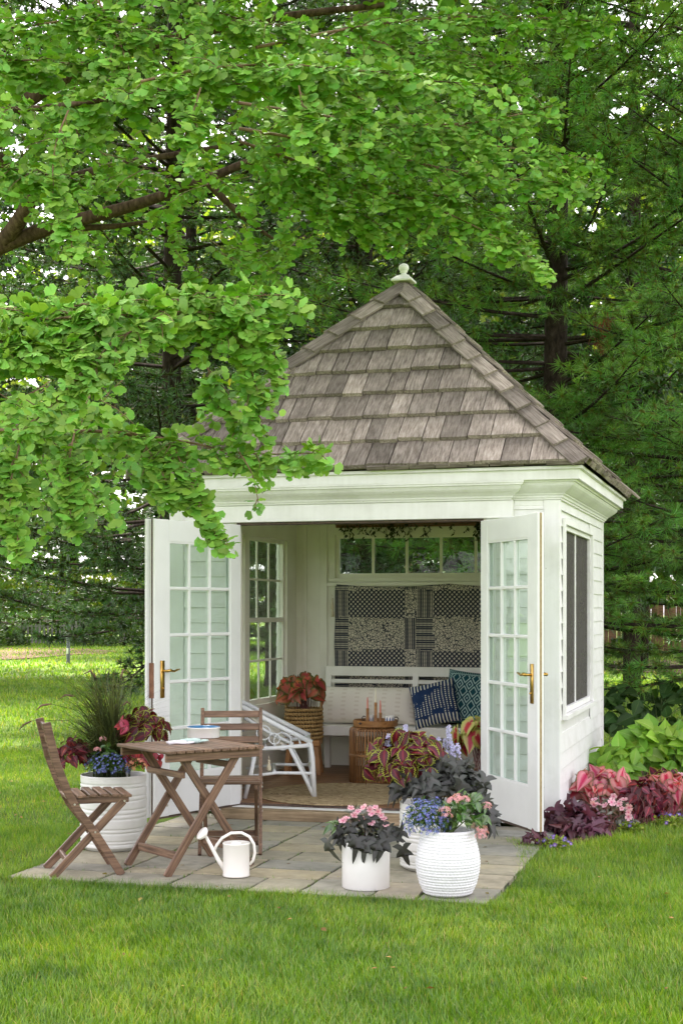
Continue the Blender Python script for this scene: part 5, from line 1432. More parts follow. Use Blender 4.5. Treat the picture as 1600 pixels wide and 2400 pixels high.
# -- left planter
B1 = (P1.x, P1.y, .43)
t = empty('fountain_grass', B1, 0, 'arching dark fountain grass rising from the left ribbed planter', 'grass plant'); t['kind'] = 'thing'
GVs, GFs, GRs, GEs = [], [], [], []
cnt = 0
for k in range(950):
    a = rng.uniform(0, 2 * math.pi); L = rng.uniform(.38, .95); out = rng.uniform(.2, 1.0) * L; hh = math.sqrt(max(.02, L * L - out * out * .75))
    d = np.array([math.cos(a), math.sin(a), 0]); sd = np.array([-math.sin(a), math.cos(a), 0]); w0 = rng.uniform(.003, .005)
    m_ = 7; s = np.linspace(0, 1, m_); ex = rng.uniform(1.4, 2.6)
    path = (s ** ex * out)[:, None] * d + np.stack([0 * s, 0 * s, hh * (s ** .8) * (1 - .42 * (out / L) * s ** 2)], -1) + np.array([rng.normal() * .035 - .02, rng.normal() * .035, 0]) - (s ** 2 * .10 * L)[:, None] * RT
    w = w0 * (1 - s * .85)
    v = np.stack([path - sd * w[:, None], path + sd * w[:, None]], 1).reshape(-1, 3)
    GVs.append(v); i = cnt + np.arange(m_ - 1) * 2; GFs.append(np.stack([i, i + 1, i + 3, i + 2], -1)); cnt += len(v)
    GRs.append(np.full(len(v), rng.random())); GEs.append(np.repeat(s, 2))
o = big_mesh('blade', np.concatenate(GVs), [np.concatenate(GFs)], 'fountain_blade', t, {'rnd': np.concatenate(GRs), 'edge': np.concatenate(GEs)}); o['kind'] = 'stuff'
for k, (px_, py_) in enumerate(((225, 1590), (120, 1650), (175, 1632), (283, 1590), (285, 1655), (75, 1690))):
    q = Vector(rel(at(px_, py_, B1, -.05 + .03 * k), B1)); b = Vector((0, 0, 0)); mid = q * .55 + Vector((0, 0, .17))
    dirn = (q - mid).normalized()
    mb = MB(); pts = [b, mid * .6 + Vector((0, 0, .06)), mid, q]; mb.tube(pts, .0016, 5, False); st = mb.build('stalk', 'fountain_blade', t, True)
    mb = MB(); p0 = q; p1 = q + (dirn + Vector((0, 0, -.4))).normalized() * .06; p2 = p1 + (dirn + Vector((0, 0, -1.1))).normalized() * .05
    mb.tube([p0, p0 * .5 + p1 * .5, p1, p2], [.003, .007, .006, .002], 7); mb.build('plume', 'plume', t, True)
b_ = lambda px_, py_, off=0: at(px_, py_, B1, off)
c = b_(335, 1715, -.03); bush('coleus', 'maroon coleus with lime frilled edges in the left ribbed planter', 'coleus', B1, rel(c, B1), (.175, .14, .15), 110, 'coleus', (.06, .10), .45, .5, stem='red_stem')
c = b_(172, 1780, -.02); bush('iresine', 'dark red leafy iresine trailing over the left planter near the chair', 'foliage plant', B1, rel(c, B1), (.125, .11, .14), 90, 'iresine', (.045, .08), .5, .5, stem='red_stem')
c = b_(335, 1790, -.10); bush('pink_splash_plant', 'pink splashed foliage plant at the right rim of the left planter', 'foliage plant', B1, rel(c, B1), (.14, .10, .12), 60, 'pinkleaf', (.045, .075), .5, .5, stem='red_stem')
c = b_(291, 1705, -.17); bush('pink_splash_plant', 'bright rose leaved sprig standing against the maroon coleus', 'foliage plant', B1, rel(c, B1), (.035, .03, .05), 6, 'pinkleaf', (.07, .09), .4, .2, stem='red_stem', nst=3)
def lobelia(base, ctr, rad, n, label, nf):
    t = empty('lobelia', base, 0, label, 'flowers')
    fuzz(t, 'foliage', 'small_green', n, rad, ctr, (.012, .024), .2)
    D, Q = dome_pts(nf, rad[0] * 1.06, rad[1] * 1.06, rad[2] * 1.08, lo=-.5, shell=.75); flowers(t, 'lobelia', Q + np.array(ctr), D * .8 + np.array([0, 0, .3]) + rng.normal(size=D.shape) * .3, rng.uniform(.0065, .0105, len(D)), 'blossom', True)
    stems(t, (Q + np.array(ctr))[:20], r=.002); return t
c = b_(252, 1795, -.16); lobelia(B1, rel(c, B1), (.155, .10, .085), 900, 'blue lobelia spilling over the rim of the left ribbed planter', 260)
def pentas(base, ctr, rad, n, label, heads, fm='pentas', size=(.05, .085), hr=.030):
    t = bush('pentas', label, 'flowers', base, ctr, rad, n, 'pentas', size, .1, .5, lo=-.2, shell=.45)
    for hp in heads:
        h = np.array(rel(hp, base)); D, Q = dome_pts(22, hr, hr, hr * .7, lo=-.1, shell=.9)
        flowers(t, fm, Q + h, D, rng.uniform(.008, .012, len(D)), 'flower_head', True)
    return t
c = b_(245, 1765, -.17); pentas(B1, rel(c, B1), (.06, .04, .06), 10, 'small pale pink pentas between grass and lobelia in the left planter', [b_(241, 1733, -.2), b_(228, 1758, -.21)], hr=.022)
t = empty('snapdragon', B1, 0, 'small peach flowers at the front rim of the left planter', 'flowers'); c = rel(b_(322, 1795, -.20), B1)
fuzz(t, 'foliage', 'small_green', 120, (.07, .04, .05), c, (.014, .026)); D, Q = dome_pts(34, .08, .05, .05, lo=-.4); flowers(t, 'peach', Q + np.array(c), D + np.array([0, 0, .2]), rng.uniform(.010, .015, len(D)), 'blossom', True)
# -- ribbed planter behind: coleus, black vine, salvia
B2 = (P2.x, P2.y, .34); b_ = lambda px_, py_, off=0: at(px_, py_, B2, off)
c = b_(958, 1800, -.02); bush('coleus', 'large maroon coleus with lime edges in the planter behind the dimpled pot', 'coleus', B2, rel(c, B2), (.265, .20, .215), 250, 'coleus', (.07, .115), .45, .5, stem='red_stem', nst=30)
c = b_(1030, 1850, -.12); bush('sweet_potato_vine', 'charcoal black sweet potato vine in front of the large coleus', 'vine', B2, rel(c, B2), (.285, .17, .17), 150, 'vine_black', (.085, .15), .55, .55, nst=24)
for (px_, py_) in ((1150, 1870), (1120, 1840), (860, 1875)):
    pass
t = empty('salvia', B2, 0, 'pale lavender salvia spikes above the large coleus', 'flowers')
SP = [(910, 1722, .065), (926, 1726, .055), (950, 1700, .10), (1028, 1730, .055), (1043, 1735, .075), (1052, 1702, .12), (1060, 1745, .08), (1072, 1745, .09), (1047, 1760, .06)]
for i, (px_, py_, L) in enumerate(SP):
    q = np.array(rel(b_(px_, py_, -.04 + .02 * (i % 3)), B2)); m_ = int(36 * L / .08)
    zz = rng.uniform(-L, 0, m_); rad_ = .016 * (1 - (zz + L) / L * .55); a = rng.uniform(0, 2 * math.pi, m_)
    D = np.stack([np.cos(a), np.sin(a), .4 + 0 * a], -1); P = q + np.stack([np.cos(a) * rad_, np.sin(a) * rad_, zz], -1)
    flowers(t, 'salvia', P, D, rng.uniform(.008, .013, m_), 'spike', True)
    mb = MB(); mb.tube([(q[0] * .4, q[1] * .4, .0), (q[0] * .9, q[1] * .9, q[2] * .6), tuple(q + np.array([0, 0, -L * .2]))], .002, 5, False); mb.build('stalk', 'green_stem', t)
# -- cylinder pot: impatiens and black vine
B3 = (P3.x, P3.y, .235); b_ = lambda px_, py_, off=0: at(px_, py_, B3, off)
c = b_(852, 1935, 0); t = bush('impatiens', 'pink flowered impatiens with bronze leaves in the smooth cylinder pot', 'flowers', B3, rel(c, B3), (.14, .12, .11), 110, 'impatiens', (.045, .075), .2, .6, stem='red_stem')
FP = [(822, 1895), (838, 1903), (830, 1912), (852, 1893), (866, 1898), (879, 1893), (886, 1903), (872, 1908), (803, 1925), (850, 1922), (870, 1928), (900, 1920), (903, 1932), (860, 1938), (812, 1918), (893, 1912)]
P = np.array([rel(b_(px_, py_, -.10 + .008 * (i % 5)), B3) for i, (px_, py_) in enumerate(FP)]); flowers(t, 'impatiens', P, np.tile([-.1, -.6, .7], (len(P), 1)) + rng.normal(size=P.shape) * .25, rng.uniform(.018, .024, len(P)))
c = b_(855, 1962, -.01); t = bush('sweet_potato_vine', 'dark bronze sweet potato vine hanging over the smooth cylinder pot', 'vine', B3, rel(c, B3), (.19, .155, .09), 34, 'vine_black', (.075, .13), .8, .5, lo=-.45, shell=.75)
for (px_, py_) in ((885, 1995), (870, 1990), (845, 1985), (955, 1995), (790, 1975)):
    pass
hang = np.array([rel(b_(px_, py_, -.15), B3) for px_, py_ in ((884, 1972), (858, 1975), (838, 1965), (905, 1965), (943, 1985), (768, 1970))])
put_leaves(t, 'leaf', LM['vine_black'], hang, np.tile([0, -.25, -1.0], (6, 1)) + rng.normal(size=(6, 3)) * .2, np.tile([0, -1, .2], (6, 1)) + rng.normal(size=(6, 3)) * .2, rng.uniform(.10, .15, 6))
c = b_(780, 1940, -.02); bush('sweet_potato_vine', 'light green sprig of vine at the left rim of the cylinder pot', 'vine', B3, rel(c, B3), (.05, .05, .05), 9, 'pentas', (.05, .08), .5, .5, nst=4)
# -- dimpled pot: lobelia and pentas
B4 = (P4.x, P4.y, .31); b_ = lambda px_, py_, off=0: at(px_, py_, B4, off)
c = b_(1000, 1925, -.02); lobelia(B4, rel(c, B4), (.125, .125, .125), 1500, 'blue lobelia spilling from the left of the dimpled pot', 420)
c = b_(1092, 1918, 0); pentas(B4, rel(c, B4), (.135, .13, .14), 160, 'green leaved pentas with pink flower clusters in the dimpled pot', [b_(1073, 1870, -.09), b_(1060, 1878, -.11), b_(1088, 1876, -.08), b_(1042, 1900, -.12), b_(1048, 1915, -.13), b_(1130, 1945, -.12), b_(1126, 1962, -.13), b_(1133, 1955, -.11), b_(1139, 1890, -.05)])
c = b_(1140, 1925, .05); bush('sweet_potato_vine', 'charcoal vine leaves trailing between the dimpled pot and right door', 'vine', B4, rel(c, B4), (.06, .08, .09), 12, 'vine_black', (.09, .14), .9, .4, nst=5)
# -- caladiums indoors
cb = (BK.x, BK.y, BK.z + .24); c = at(706, 1625, cb); bush('caladium', 'red and green caladium growing in the seagrass basket on the stool', 'caladium', cb, rel(c, cb), (.215, .18, .145), 80, 'cal_red', (.09, .145), .75, .55, stem='red_stem', nst=30, lo=-.35)
cb = (BK2.x, BK2.y, BK2.z + .2); c = at(1118, 1745, cb); bush('caladium', 'lime green caladium with crimson hearts behind the right door', 'caladium', cb, rel(c, cb), (.19, .17, .19), 38, 'cal_lime', (.13, .20), .75, .6, stem='red_stem', nst=22)
# -- the corner bed
def gb(px_, py_): p = gz(px_, py_); return (p[0], p[1], -.012)
q = gb(1345, 1958); bush('sweet_potato_vine', 'purple sweet potato vine spreading beside the right door', 'vine', q, (.0, .1, .06), (.21, .17, .14), 130, 'vine_purple', (.10, .165), .45, .55, stem='red_stem', nst=8, lo=-.8)
q = gb(1268, 1985); bush('sweet_potato_vine', 'small dark purple vine tip lying on the flagstones under the right door', 'vine', q, (-.05, .06, .02), (.09, .05, .03), 9, 'vine_purple', (.08, .12), .2, .6, stem='red_stem', nst=4)
def torenia(q, rad, label, nf):
    t = empty('torenia', q, 0, label, 'flowers'); fuzz(t, 'foliage', 'small_lime', 260, rad, (0, 0, rad[2] * .5), (.018, .034)); D, Q = dome_pts(nf, rad[0], rad[1], rad[2] * 1.2, lo=.0, shell=.85); flowers(t, 'torenia', Q + np.array([0, 0, rad[2] * .5]), D * .6 + np.array([-.1, -.6, .4]), rng.uniform(.011, .016, len(D)), 'blossom', True); return t
torenia(gb(1300, 1984), (.12, .09, .045), 'violet torenia edging the lawn at the corner of the right door', 22)
torenia(gb(1570, 1932), (.16, .10, .05), 'violet torenia edging the lawn further along the bed', 20)
torenia(gb(1480, 1946), (.09, .06, .04), 'lime leaved torenia with few flowers beside the pink impatiens', 5)
def impatiens(q, ctr, rad, n, label, nf):
    t = bush('impatiens', label, 'flowers', q, ctr, rad, n, 'impatiens', (.05, .085), .2, .6, stem='red_stem', lo=-.8, nst=6)
    D, Q = dome_pts(nf * 2, *[r * 1.05 for r in rad], lo=.0, shell=.95); k = np.argsort(D @ np.array([.3, .85, -.1]))[:nf]
    flowers(t, 'impatiens', Q[k] + np.array(ctr), D[k] * .5 + np.array([0, -.6, .4]) + rng.normal(size=(nf, 3)) * .35, rng.uniform(.018, .032, nf)); return t
impatiens(gb(1428, 1945), (0, .12, .10), (.17, .14, .14), 120, 'pink impatiens in the bed between the purple vine and caladiums', 15)
impatiens(gb(1605, 1905), (0, .1, .13), (.16, .14, .16), 100, 'pale pink impatiens at the far right of the bed', 14)
q = gb(1405, 1925); bush('caladium', 'pink veined caladium leaning out from the clapboard wall', 'caladium', q, (-.02, .25, .22), (.23, .16, .15), 62, 'cal_pink', (.10, .165), .35, .55, stem='red_stem', nst=8, lo=-.8)
q = gb(1570, 1920); bush('caladium', 'rose pink caladium among the dark iresine at the right', 'caladium', q, (.0, .2, .17), (.18, .13, .14), 46, 'cal_pink', (.10, .165), .5, .55, stem='red_stem', nst=6, lo=-.8)
q = gb(1505, 1932); bush('iresine', 'dark burgundy iresine mound in the bed next to the pink caladium', 'foliage plant', q, (.0, .14, .14), (.18, .14, .18), 150, 'iresine', (.055, .095), .4, .5, stem='red_stem', nst=6, lo=-.8)
q = gb(1370, 1892); bush('coleus', 'maroon coleus against the clapboard wall behind the pink caladium', 'coleus', q, (.0, .05, .18), (.13, .11, .11), 40, 'coleus', (.06, .10), .35, .5, stem='red_stem', lo=-.8, nst=6)
q = gb(1560, 1890); bush('coleus', 'maroon coleus at the right below the hydrangea', 'coleus', q, (.0, .05, .19), (.17, .11, .10), 46, 'coleus', (.06, .10), .35, .5, stem='red_stem')
HY = [((1435, 1872), (0, .1, .26), (.21, .2, .20) , 80, 'bright green hydrangea shrub nearest the garden house corner'), ((1505, 1868), (0, .2, .36), (.25, .24, .25), 120, 'tall bright green hydrangea shrub in the middle of the bed'), ((1590, 1870), (0, .15, .33), (.24, .22, .25), 100, 'bright green hydrangea shrub at the far right of the bed')]
for (pp, ctr, rad, n_, lab) in HY: bush('hydrangea', lab, 'hydrangea', gb(*pp), ctr, rad, n_, 'hydrangea', (.12, .185), .1, .8, 'hydrangeas in the bed', lo=-.6, shell=.6, nst=10)
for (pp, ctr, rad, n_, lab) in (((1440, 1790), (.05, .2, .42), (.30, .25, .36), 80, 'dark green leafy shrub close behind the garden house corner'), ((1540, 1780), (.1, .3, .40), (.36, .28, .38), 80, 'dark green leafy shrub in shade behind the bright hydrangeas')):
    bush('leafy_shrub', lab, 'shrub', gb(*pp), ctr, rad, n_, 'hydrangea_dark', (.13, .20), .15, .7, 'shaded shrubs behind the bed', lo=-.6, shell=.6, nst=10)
# -- greenery garland hung inside over the back window
t = empty('garland', (0, LD - .16, 2.21), 0, 'trailing evergreen garland hung above the back transom window', 'garland')
gp2, gd2 = [], []
for k in range(64):
    x = rng.uniform(-.88, 1.0); L = rng.uniform(.03, .17) * (1.3 if x > .7 else 1); 
    for s in np.arange(0, L, .008): gp2.append((x + .012 * math.sin(s * 40 + k), -.02 + .02 * math.cos(k * 3.1), .06 - s)); gd2.append((math.cos(k * 2 + s * 90), math.sin(k + s * 90), -.6))
P = np.array(gp2); D = np.array(gd2); X, Y, Z = leaf_axes(D, rand_dirs(len(P))); TV, TF, E = mesh_faces(LM['small_green'][0])
Vv, _ = instance_np(TV, [], P, X, Y, Z, rng.uniform(.02, .045, len(P))); k = len(TV); off = (np.arange(len(P)) * k)[:, None, None]
m_leaf('garland_leaf', [(0, (.035, .05, .018)), (1, (.028, .045, .014))], .2, .5, .03, .4)
o = big_mesh('foliage', Vv, [(f[None] + off).reshape(-1, f.shape[1]) for f in TF], 'garland_leaf', t, {'edge': np.tile(E, len(P)), 'rnd': np.repeat(rng.random(len(P)), k)}); o['kind'] = 'stuff'
mb = MB(); mb.tube([(-.93, -.02, .06), (0, -.02, .05), (1.05, -.02, .06)], .006, 6); mb.build('wire', 'twig_bark', t)
# ------------------------------------------------------------------ trees
m_leaf('ginkgo_leaf', [(0, (.27, .43, .065)), (.25, (.175, .36, .040)), (.9, (.15, .33, .036)), (1, (.24, .41, .065))], .18, .5, .02, .35, .03, 'plain')
m_leaf('pine_needle', [(0, (.09, .065, .02)), (.25, (.034, .088, .018)), (1, (.052, .135, .026))], .28, .45, .02, .55, .05, 'plain')
m_leaf('pine_needle_lit', [(0, (.18, .13, .035)), (.25, (.09, .21, .034)), (1, (.135, .32, .052))], .32, .45, .02, .55, .03, 'plain')  # lit copy of pine_needle: brighter light on the right-hand pines put into the colour
m_leaf('pine_needle_old', [(0, (.16, .05, .018)), (1, (.20, .075, .03))], .30, .6, .02, .4, .02, 'plain')
m_leaf('far_leaf', [(0, (.05, .11, .016)), (1, (.07, .14, .02))], .40, .5, .03, .5, .04, 'plain')
m_leaf('far_leaf_light', [(0, (.13, .21, .025)), (1, (.17, .25, .03))], .45, .5, .03, .4, .04, 'plain')

# fan leaf template: stalk then a notched fan
fan_a = np.radians([-66, -38, -9, 9, 38, 66]); fan_r = np.array([.53, .63, .61, .61, .63, .53])
fv = [(-.012, 0, 0), (.012, 0, 0), (0, .42, .02)] + [(r_ * math.sin(a), .42 + r_ * math.cos(a), .02 - .22 * (r_ * math.sin(a)) ** 2 + .05 * math.sin(a * 5)) for a, r_ in zip(fan_a, fan_r)] + [(0, .42 + .47, .0)]
GT = np.array(fv); GF = [np.array([(0, 1, 2), (2, 4, 3), (2, 5, 4), (2, 9, 5), (2, 6, 9), (2, 7, 6), (2, 8, 7)])]
GEd = np.array([0, 0, 0] + [1] * 6 + [.9])
GTL = []   # single leaves: same fan with a finer margin
for q in range(3):
    aa = np.radians(np.concatenate([np.linspace(-68, -5, 7), np.linspace(5, 68, 7)])); V_, E_, F_ = [(-.010, 0, 0), (.010, 0, 0), (0, .42, .02)], [0, 0, 0], []
    for ring_s in (.55, 1.0):
        for k, a in enumerate(aa):
            r_ = .60 * ring_s * (1 + (.035 * math.sin(k * 2.3 + q) if ring_s == 1 else 0)) * (.9 if abs(a) > 1.1 else 1)
            x, y = r_ * math.sin(a), .42 + r_ * math.cos(a); V_.append((x, y, .02 - (.15 + .15 * q) * x * x * 1.3 - .12 * q * (y - .42) ** 2 + .03 * math.sin(k * 1.7 + q))); E_.append(ring_s)
    F_ = [(0, 1, 2)] + [(2, 3 + k + 1, 3 + k) for k in range(13) if k != 6] + [(3 + k, 3 + k + 1, 17 + k + 1, 17 + k) for k in range(13) if k != 6] + [(2, 10, 9)]
    me = bpy.data.meshes.new('leaf'); me.from_pydata(V_, [], F_); atb = me.attributes.new('edge', 'FLOAT', 'POINT'); atb.data.foreach_set('value', np.array(E_, np.float32))
    me.polygons.foreach_set('use_smooth', [True] * len(me.polygons)); me.update(); me.materials.append(MATS['ginkgo_leaf']); GTL.append(me)
lp, ld, ln_, ls_ = [], [], [], []
gb_mb = MB(); tw_mb = MB()
def smooth_path(pts, n):
    pts = np.array(pts, float); t = np.linspace(0, len(pts) - 1, n); out = []
    for q in t:
        i = min(int(q), len(pts) - 2); f = q - i
        p0, p1, p2, p3 = pts[max(i - 1, 0)], pts[i], pts[i + 1], pts[min(i + 2, len(pts) - 1)]
        out.append(.5 * (2 * p1 + (p2 - p0) * f + (2 * p0 - 5 * p1 + 4 * p2 - p3) * f * f + (3 * p1 - p0 - 3 * p2 + p3) * f ** 3))
    return np.array(out)
def leaf_spurs(path, step, per, size, skip=0.0):
    outer = float((path[0] - CAM) @ FW) < 9.3
    seg = np.linalg.norm(np.diff(path, axis=0), axis=1); L = seg.sum(); cum = np.concatenate([[0], np.cumsum(seg)])
    s = skip * L + rng.uniform(0, step)
    while s < L:
        p = np.array([np.interp(s, cum, path[:, k]) for k in range(3)]); i = min(np.searchsorted(cum, s), len(path) - 1); tdir = path[i] - path[max(i - 1, 0)]; tdir = tdir / (np.linalg.norm(tdir) + 1e-9)
        m = max(1, int(rng.poisson(per))); a0 = rng.uniform(0, 6.28)
        for q in range(m):
            a = a0 + q * 2.4 + rng.normal() * .3; r_ = np.cross(tdir, [math.cos(a), math.sin(a), .3]); r_ /= np.linalg.norm(r_) + 1e-9
            d = r_ * .7 + tdir * .25 + np.array([0, 0, -.5]) + rng.normal(size=3) * .25
            n_ = (r_ * .42 + np.array([.28, -.58, .50]) if outer else r_ * .5 + np.array([0, 0, .8])) + rng.normal(size=3) * .30   # outer blades turn to the open side
            lp.append(p); ld.append(d); ln_.append(n_); ls_.append(size * rng.uniform(.55, 1.2) * (1 if s < L * .9 else .75))
        s += step * rng.uniform(.6, 1.4)
def shoot(p, d, L, size, step=.032, per=3.6, droop=.5, r=.004):
    d = np.array(d, float); d /= np.linalg.norm(d); n_ = 7; path = [np.array(p, float)]; v = d.copy()
    for k in range(n_ - 1):
        v = v + np.array([0, 0, -droop * .22]) + rng.normal(size=3) * .07; v /= np.linalg.norm(v); path.append(path[-1] + v * L / (n_ - 1))
    path = np.array(path); tw_mb.tube([tuple(q) for q in path[::2]], list(np.linspace(r, r * .35, 4)), 3, False)
    leaf_spurs(path, step, per, size); return path
def branch(ctrl, r0, r1, size, nside, slen, droop=.6, spread=1.0, step=.032, per=3.5, start=.05, own=True, n=24, depth=True):
    """main branch through (px, py, depth) control points, with side shoots that hang from it"""
    P3 = [dd(*c) if depth else np.array(c) for c in ctrl]; path = smooth_path(P3, n)
    (gb_mb if r0 > .012 else tw_mb).tube([tuple(q) for q in path], list(np.linspace(r0, r1, n)), 7, False)
    if own: leaf_spurs(path, step, per, size, .25)
    for k in range(nside):
        t = start + (1 - start) * (k + rng.random()) / nside; i = min(int(t * (n - 1)), n - 2); p = path[i] + (path[i + 1] - path[i]) * (t * (n - 1) - i)
        f = path[i + 1] - path[i]; f = f / np.linalg.norm(f); a = rng.uniform(0, 6.28)
        side = np.array([math.cos(a), math.sin(a), rng.uniform(-.3, .35)])
        shoot(p, f * .55 + side * .8 * spread, rng.uniform(*slen) * (1 - .35 * t), size, step, per, droop)
    return path
LS = .076
# near lower sprays
branch([(-120, 730, 7.1), (60, 722, 6.9), (250, 712, 6.8), (450, 700, 6.8), (655, 690, 6.9)], .011, .002, LS, 66, (.16, .32), .9, per=4.6)
branch([(-100, 760, 6.7), (60, 750, 6.6), (230, 740, 6.6), (430, 730, 6.7), (600, 740, 6.9)], .008, .002, LS, 56, (.14, .30), .9, per=4.6)
branch([(-80, 800, 6.5), (60, 800, 6.5), (180, 810, 6.5)], .006, .002, LS, 30, (.14, .26), .9, per=4.6)
branch([(380, 735, 6.6), (270, 800, 6.5), (190, 880, 6.45), (85, 985, 6.4)], .006, .002, LS, 26, (.10, .22), .8, .8)
branch([(470, 730, 6.8), (545, 800, 6.9), (580, 880, 7.0), (600, 990, 7.1)], .006, .002, LS * .9, 26, (.10, .24), .8, .9)
branch([(560, 720, 6.9), (620, 800, 7.0), (660, 900, 7.1)], .005, .002, LS * .9, 8, (.10, .18), .8, .8)
branch([(480, 850, 7.2), (520, 930, 7.2), (560, 1010, 7.2)], .005, .002, LS * .9, 10, (.10, .2), .8, .8)
# lower branch over the eaves
branch([(-120, 1005, 7.4), (60, 1010, 7.3), (250, 1012, 7.25), (430, 1035, 7.2), (580, 1062, 7.2), (752, 1062, 7.2)], .012, .002, LS * .95, 36, (.12, .26), .8, .9, start=.15)
branch([(400, 1030, 7.2), (440, 1120, 7.1), (480, 1200, 7.05), (508, 1262, 7.0)], .005, .002, LS, 20, (.09, .17), .7, .7)
branch([(560, 1060, 7.15), (590, 1110, 7.1), (606, 1180, 7.05)], .004, .002, LS * .85, 4, (.05, .1), .8, .6, per=2.2)
branch([(330, 1030, 7.2), (370, 1090, 7.1), (400, 1150, 7.05)], .005, .002, LS, 18, (.10, .18), .8, .8)
branch([(175, 1012, 7.2), (160, 1090, 7.05), (158, 1160, 7.0), (170, 1215, 6.95)], .005, .002, LS, 23, (.09, .17), .7, .7)
branch([(60, 1010, 7.2), (30, 1100, 7.0), (28, 1190, 6.9), (48, 1275, 6.85)], .005, .002, LS, 20, (.10, .18), .7, .8)
branch([(-40, 1010, 7.2), (-30, 1100, 7.0), (-20, 1200, 6.9)], .005, .002, LS, 12, (.10, .2), .7, .8)
# upper long branch across the top
branch([(-150, 262, 7.9), (60, 255, 7.9), (250, 232, 7.9), (430, 200, 7.9), (620, 192, 8.0), (860, 182, 8.2), (1130, 196, 8.4)], .020, .002, LS * .98, 54, (.16, .34), .85)
branch([(330, 190, 7.6), (480, 160, 7.7), (660, 150, 7.8), (850, 165, 8.0), (980, 172, 8.1)], .008, .002, LS, 40, (.16, .28), .8)
branch([(470, 205, 7.6), (450, 270, 7.5), (425, 345, 7.45)], .005, .002, LS, 12, (.12, .2), .8)
branch([(700, 200, 7.8), (715, 270, 7.7), (740, 320, 7.7)], .005, .002, LS, 9, (.12, .2), .8)
branch([(160, 258, 7.7), (130, 340, 7.6), (125, 430, 7.5), (150, 500, 7.5), (170, 560, 7.5)], .005, .002, LS, 17, (.10, .18), .7, .7)
branch([(820, 185, 8.0), (850, 260, 8.0), (840, 330, 8.0)], .005, .002, LS * .95, 10, (.12, .22), .8)
# right-hand sprays (further off, finer)
for ctrl in ([(560, 240, 8.6), (850, 285, 8.9), (1120, 335, 9.2), (1395, 372, 9.4)], [(560, 300, 8.7), (850, 350, 8.9), (1120, 410, 9.1), (1360, 428, 9.3)], [(560, 330, 8.8), (820, 420, 9.0), (1050, 500, 9.2), (1265, 612, 9.3)],
             [(600, 110, 8.7), (850, 60, 9.0), (1050, 40, 9.2), (1250, 40, 9.4), (1400, 48, 9.5)], [(650, 270, 8.7), (900, 290, 9.0), (1120, 285, 9.2), (1300, 245, 9.4)], [(620, 380, 8.9), (760, 450, 9.1), (860, 520, 9.2)], [(700, 380, 9.1), (900, 440, 9.2), (1080, 470, 9.3), (1230, 560, 9.4)], [(800, 60, 9), (950, 120, 9.1), (1100, 150, 9.3), (1180, 150, 9.4)]):
    branch(ctrl, .010, .002, LS * .88, 30, (.22, .46), .8)
# top left
for ctrl in ([(-150, 70, 8.6), (60, 60, 8.5), (230, 40, 8.4), (420, 90, 8.3)], [(200, -60, 8.5), (260, 60, 8.3), (300, 150, 8.2), (290, 200, 8.2)], [(-100, 150, 8.4), (80, 140, 8.4), (250, 160, 8.4)], [(350, -40, 8.7), (550, 40, 8.7), (700, 60, 8.8)], [(-60, 380, 8.4), (60, 400, 8.4), (200, 420, 8.4)]):
    branch(ctrl, .008, .002, LS * .95, 20, (.18, .4), .8)
# the crown behind, in the shade: limbs then shoots filling its volume
trunk_b = CAM + FW * 11.2 + RT * (-3.75); trunk_b = np.array([trunk_b[0], trunk_b[1], 0])
tk = MB(); fork = dd(-110, 640, 10.6)
tk.tube([tuple(trunk_b + [0, 0, -.1]), tuple(trunk_b + [0, 0, .15]), tuple(trunk_b + np.array([.02, 0, 1.2])), tuple(trunk_b + np.array([.05, .0, 2.4])), tuple(fork), tuple(dd(-60, 330, 10.5)), tuple(dd(-80, -100, 10.4)), tuple(dd(-40, -700, 10.4)), tuple(dd(0, -1500, 10.4))], [.26, .21, .18, .165, .15, .13, .11, .08, .03], 14)
limbs = [[(-110, 640, 10.6), (0, 575, 10.3), (75, 465, 10.0), (100, 420, 9.9), (200, 280, 9.8)], [(-20, 585, 10.3), (110, 535, 10.2), (250, 498, 10.1), (345, 470, 10.0), (480, 420, 9.8), (620, 362, 9.7), (760, 300, 9.6)], [(-60, 330, 10.5), (150, 180, 10.4), (400, 90, 10.2), (650, 40, 10.0), (900, 10, 10)], [(110, 535, 10.2), (260, 530, 10.2), (345, 518, 10.3)], [(-80, -60, 10.4), (200, -150, 10.3), (600, -200, 10)], [(-60, 330, 10.5), (100, 420, 10.9), (300, 380, 11.3), (600, 330, 11.6)], [(480, 420, 9.8), (560, 500, 9.9), (640, 560, 10)]]
for i, l_ in enumerate(limbs):
    path = smooth_path([dd(*c) for c in l_], 22); r0 = (.075, .058, .06, .03, .06, .05, .03)[i]; gb_mb.tube([tuple(q) for q in path], list(np.linspace(r0, r0 * .3, 22)), 9, False)
for k in range(250):
    px_, py_, d_ = rng.uniform(-150, 1000), rng.uniform(-60, 640), rng.uniform(9.4, 13)
    if py_ > 430 and px_ > 900 - (py_ - 430) * 1.2: continue
    if 120 < px_ < 380 and 395 < py_ < 470 and rng.random() < .75: continue
    if py_ > 480 and rng.random() < .45: continue
    a = rng.uniform(0, 6.28); shoot(dd(px_, py_, d_), (math.cos(a), math.sin(a), -.2), rng.uniform(.35, .75), LS * 1.15, .05, 3.2, .8)
for k in range(60):   # lower skirt of the crown at the far left
    px_, py_, d_ = rng.uniform(-150, 330), rng.uniform(880, 1130), rng.uniform(8.2, 10.5); a = rng.uniform(0, 6.28)
    shoot(dd(px_, py_, d_), (math.cos(a), math.sin(a), -.4), rng.uniform(.3, .55), LS * 1.1, .05, 3.0, .8)
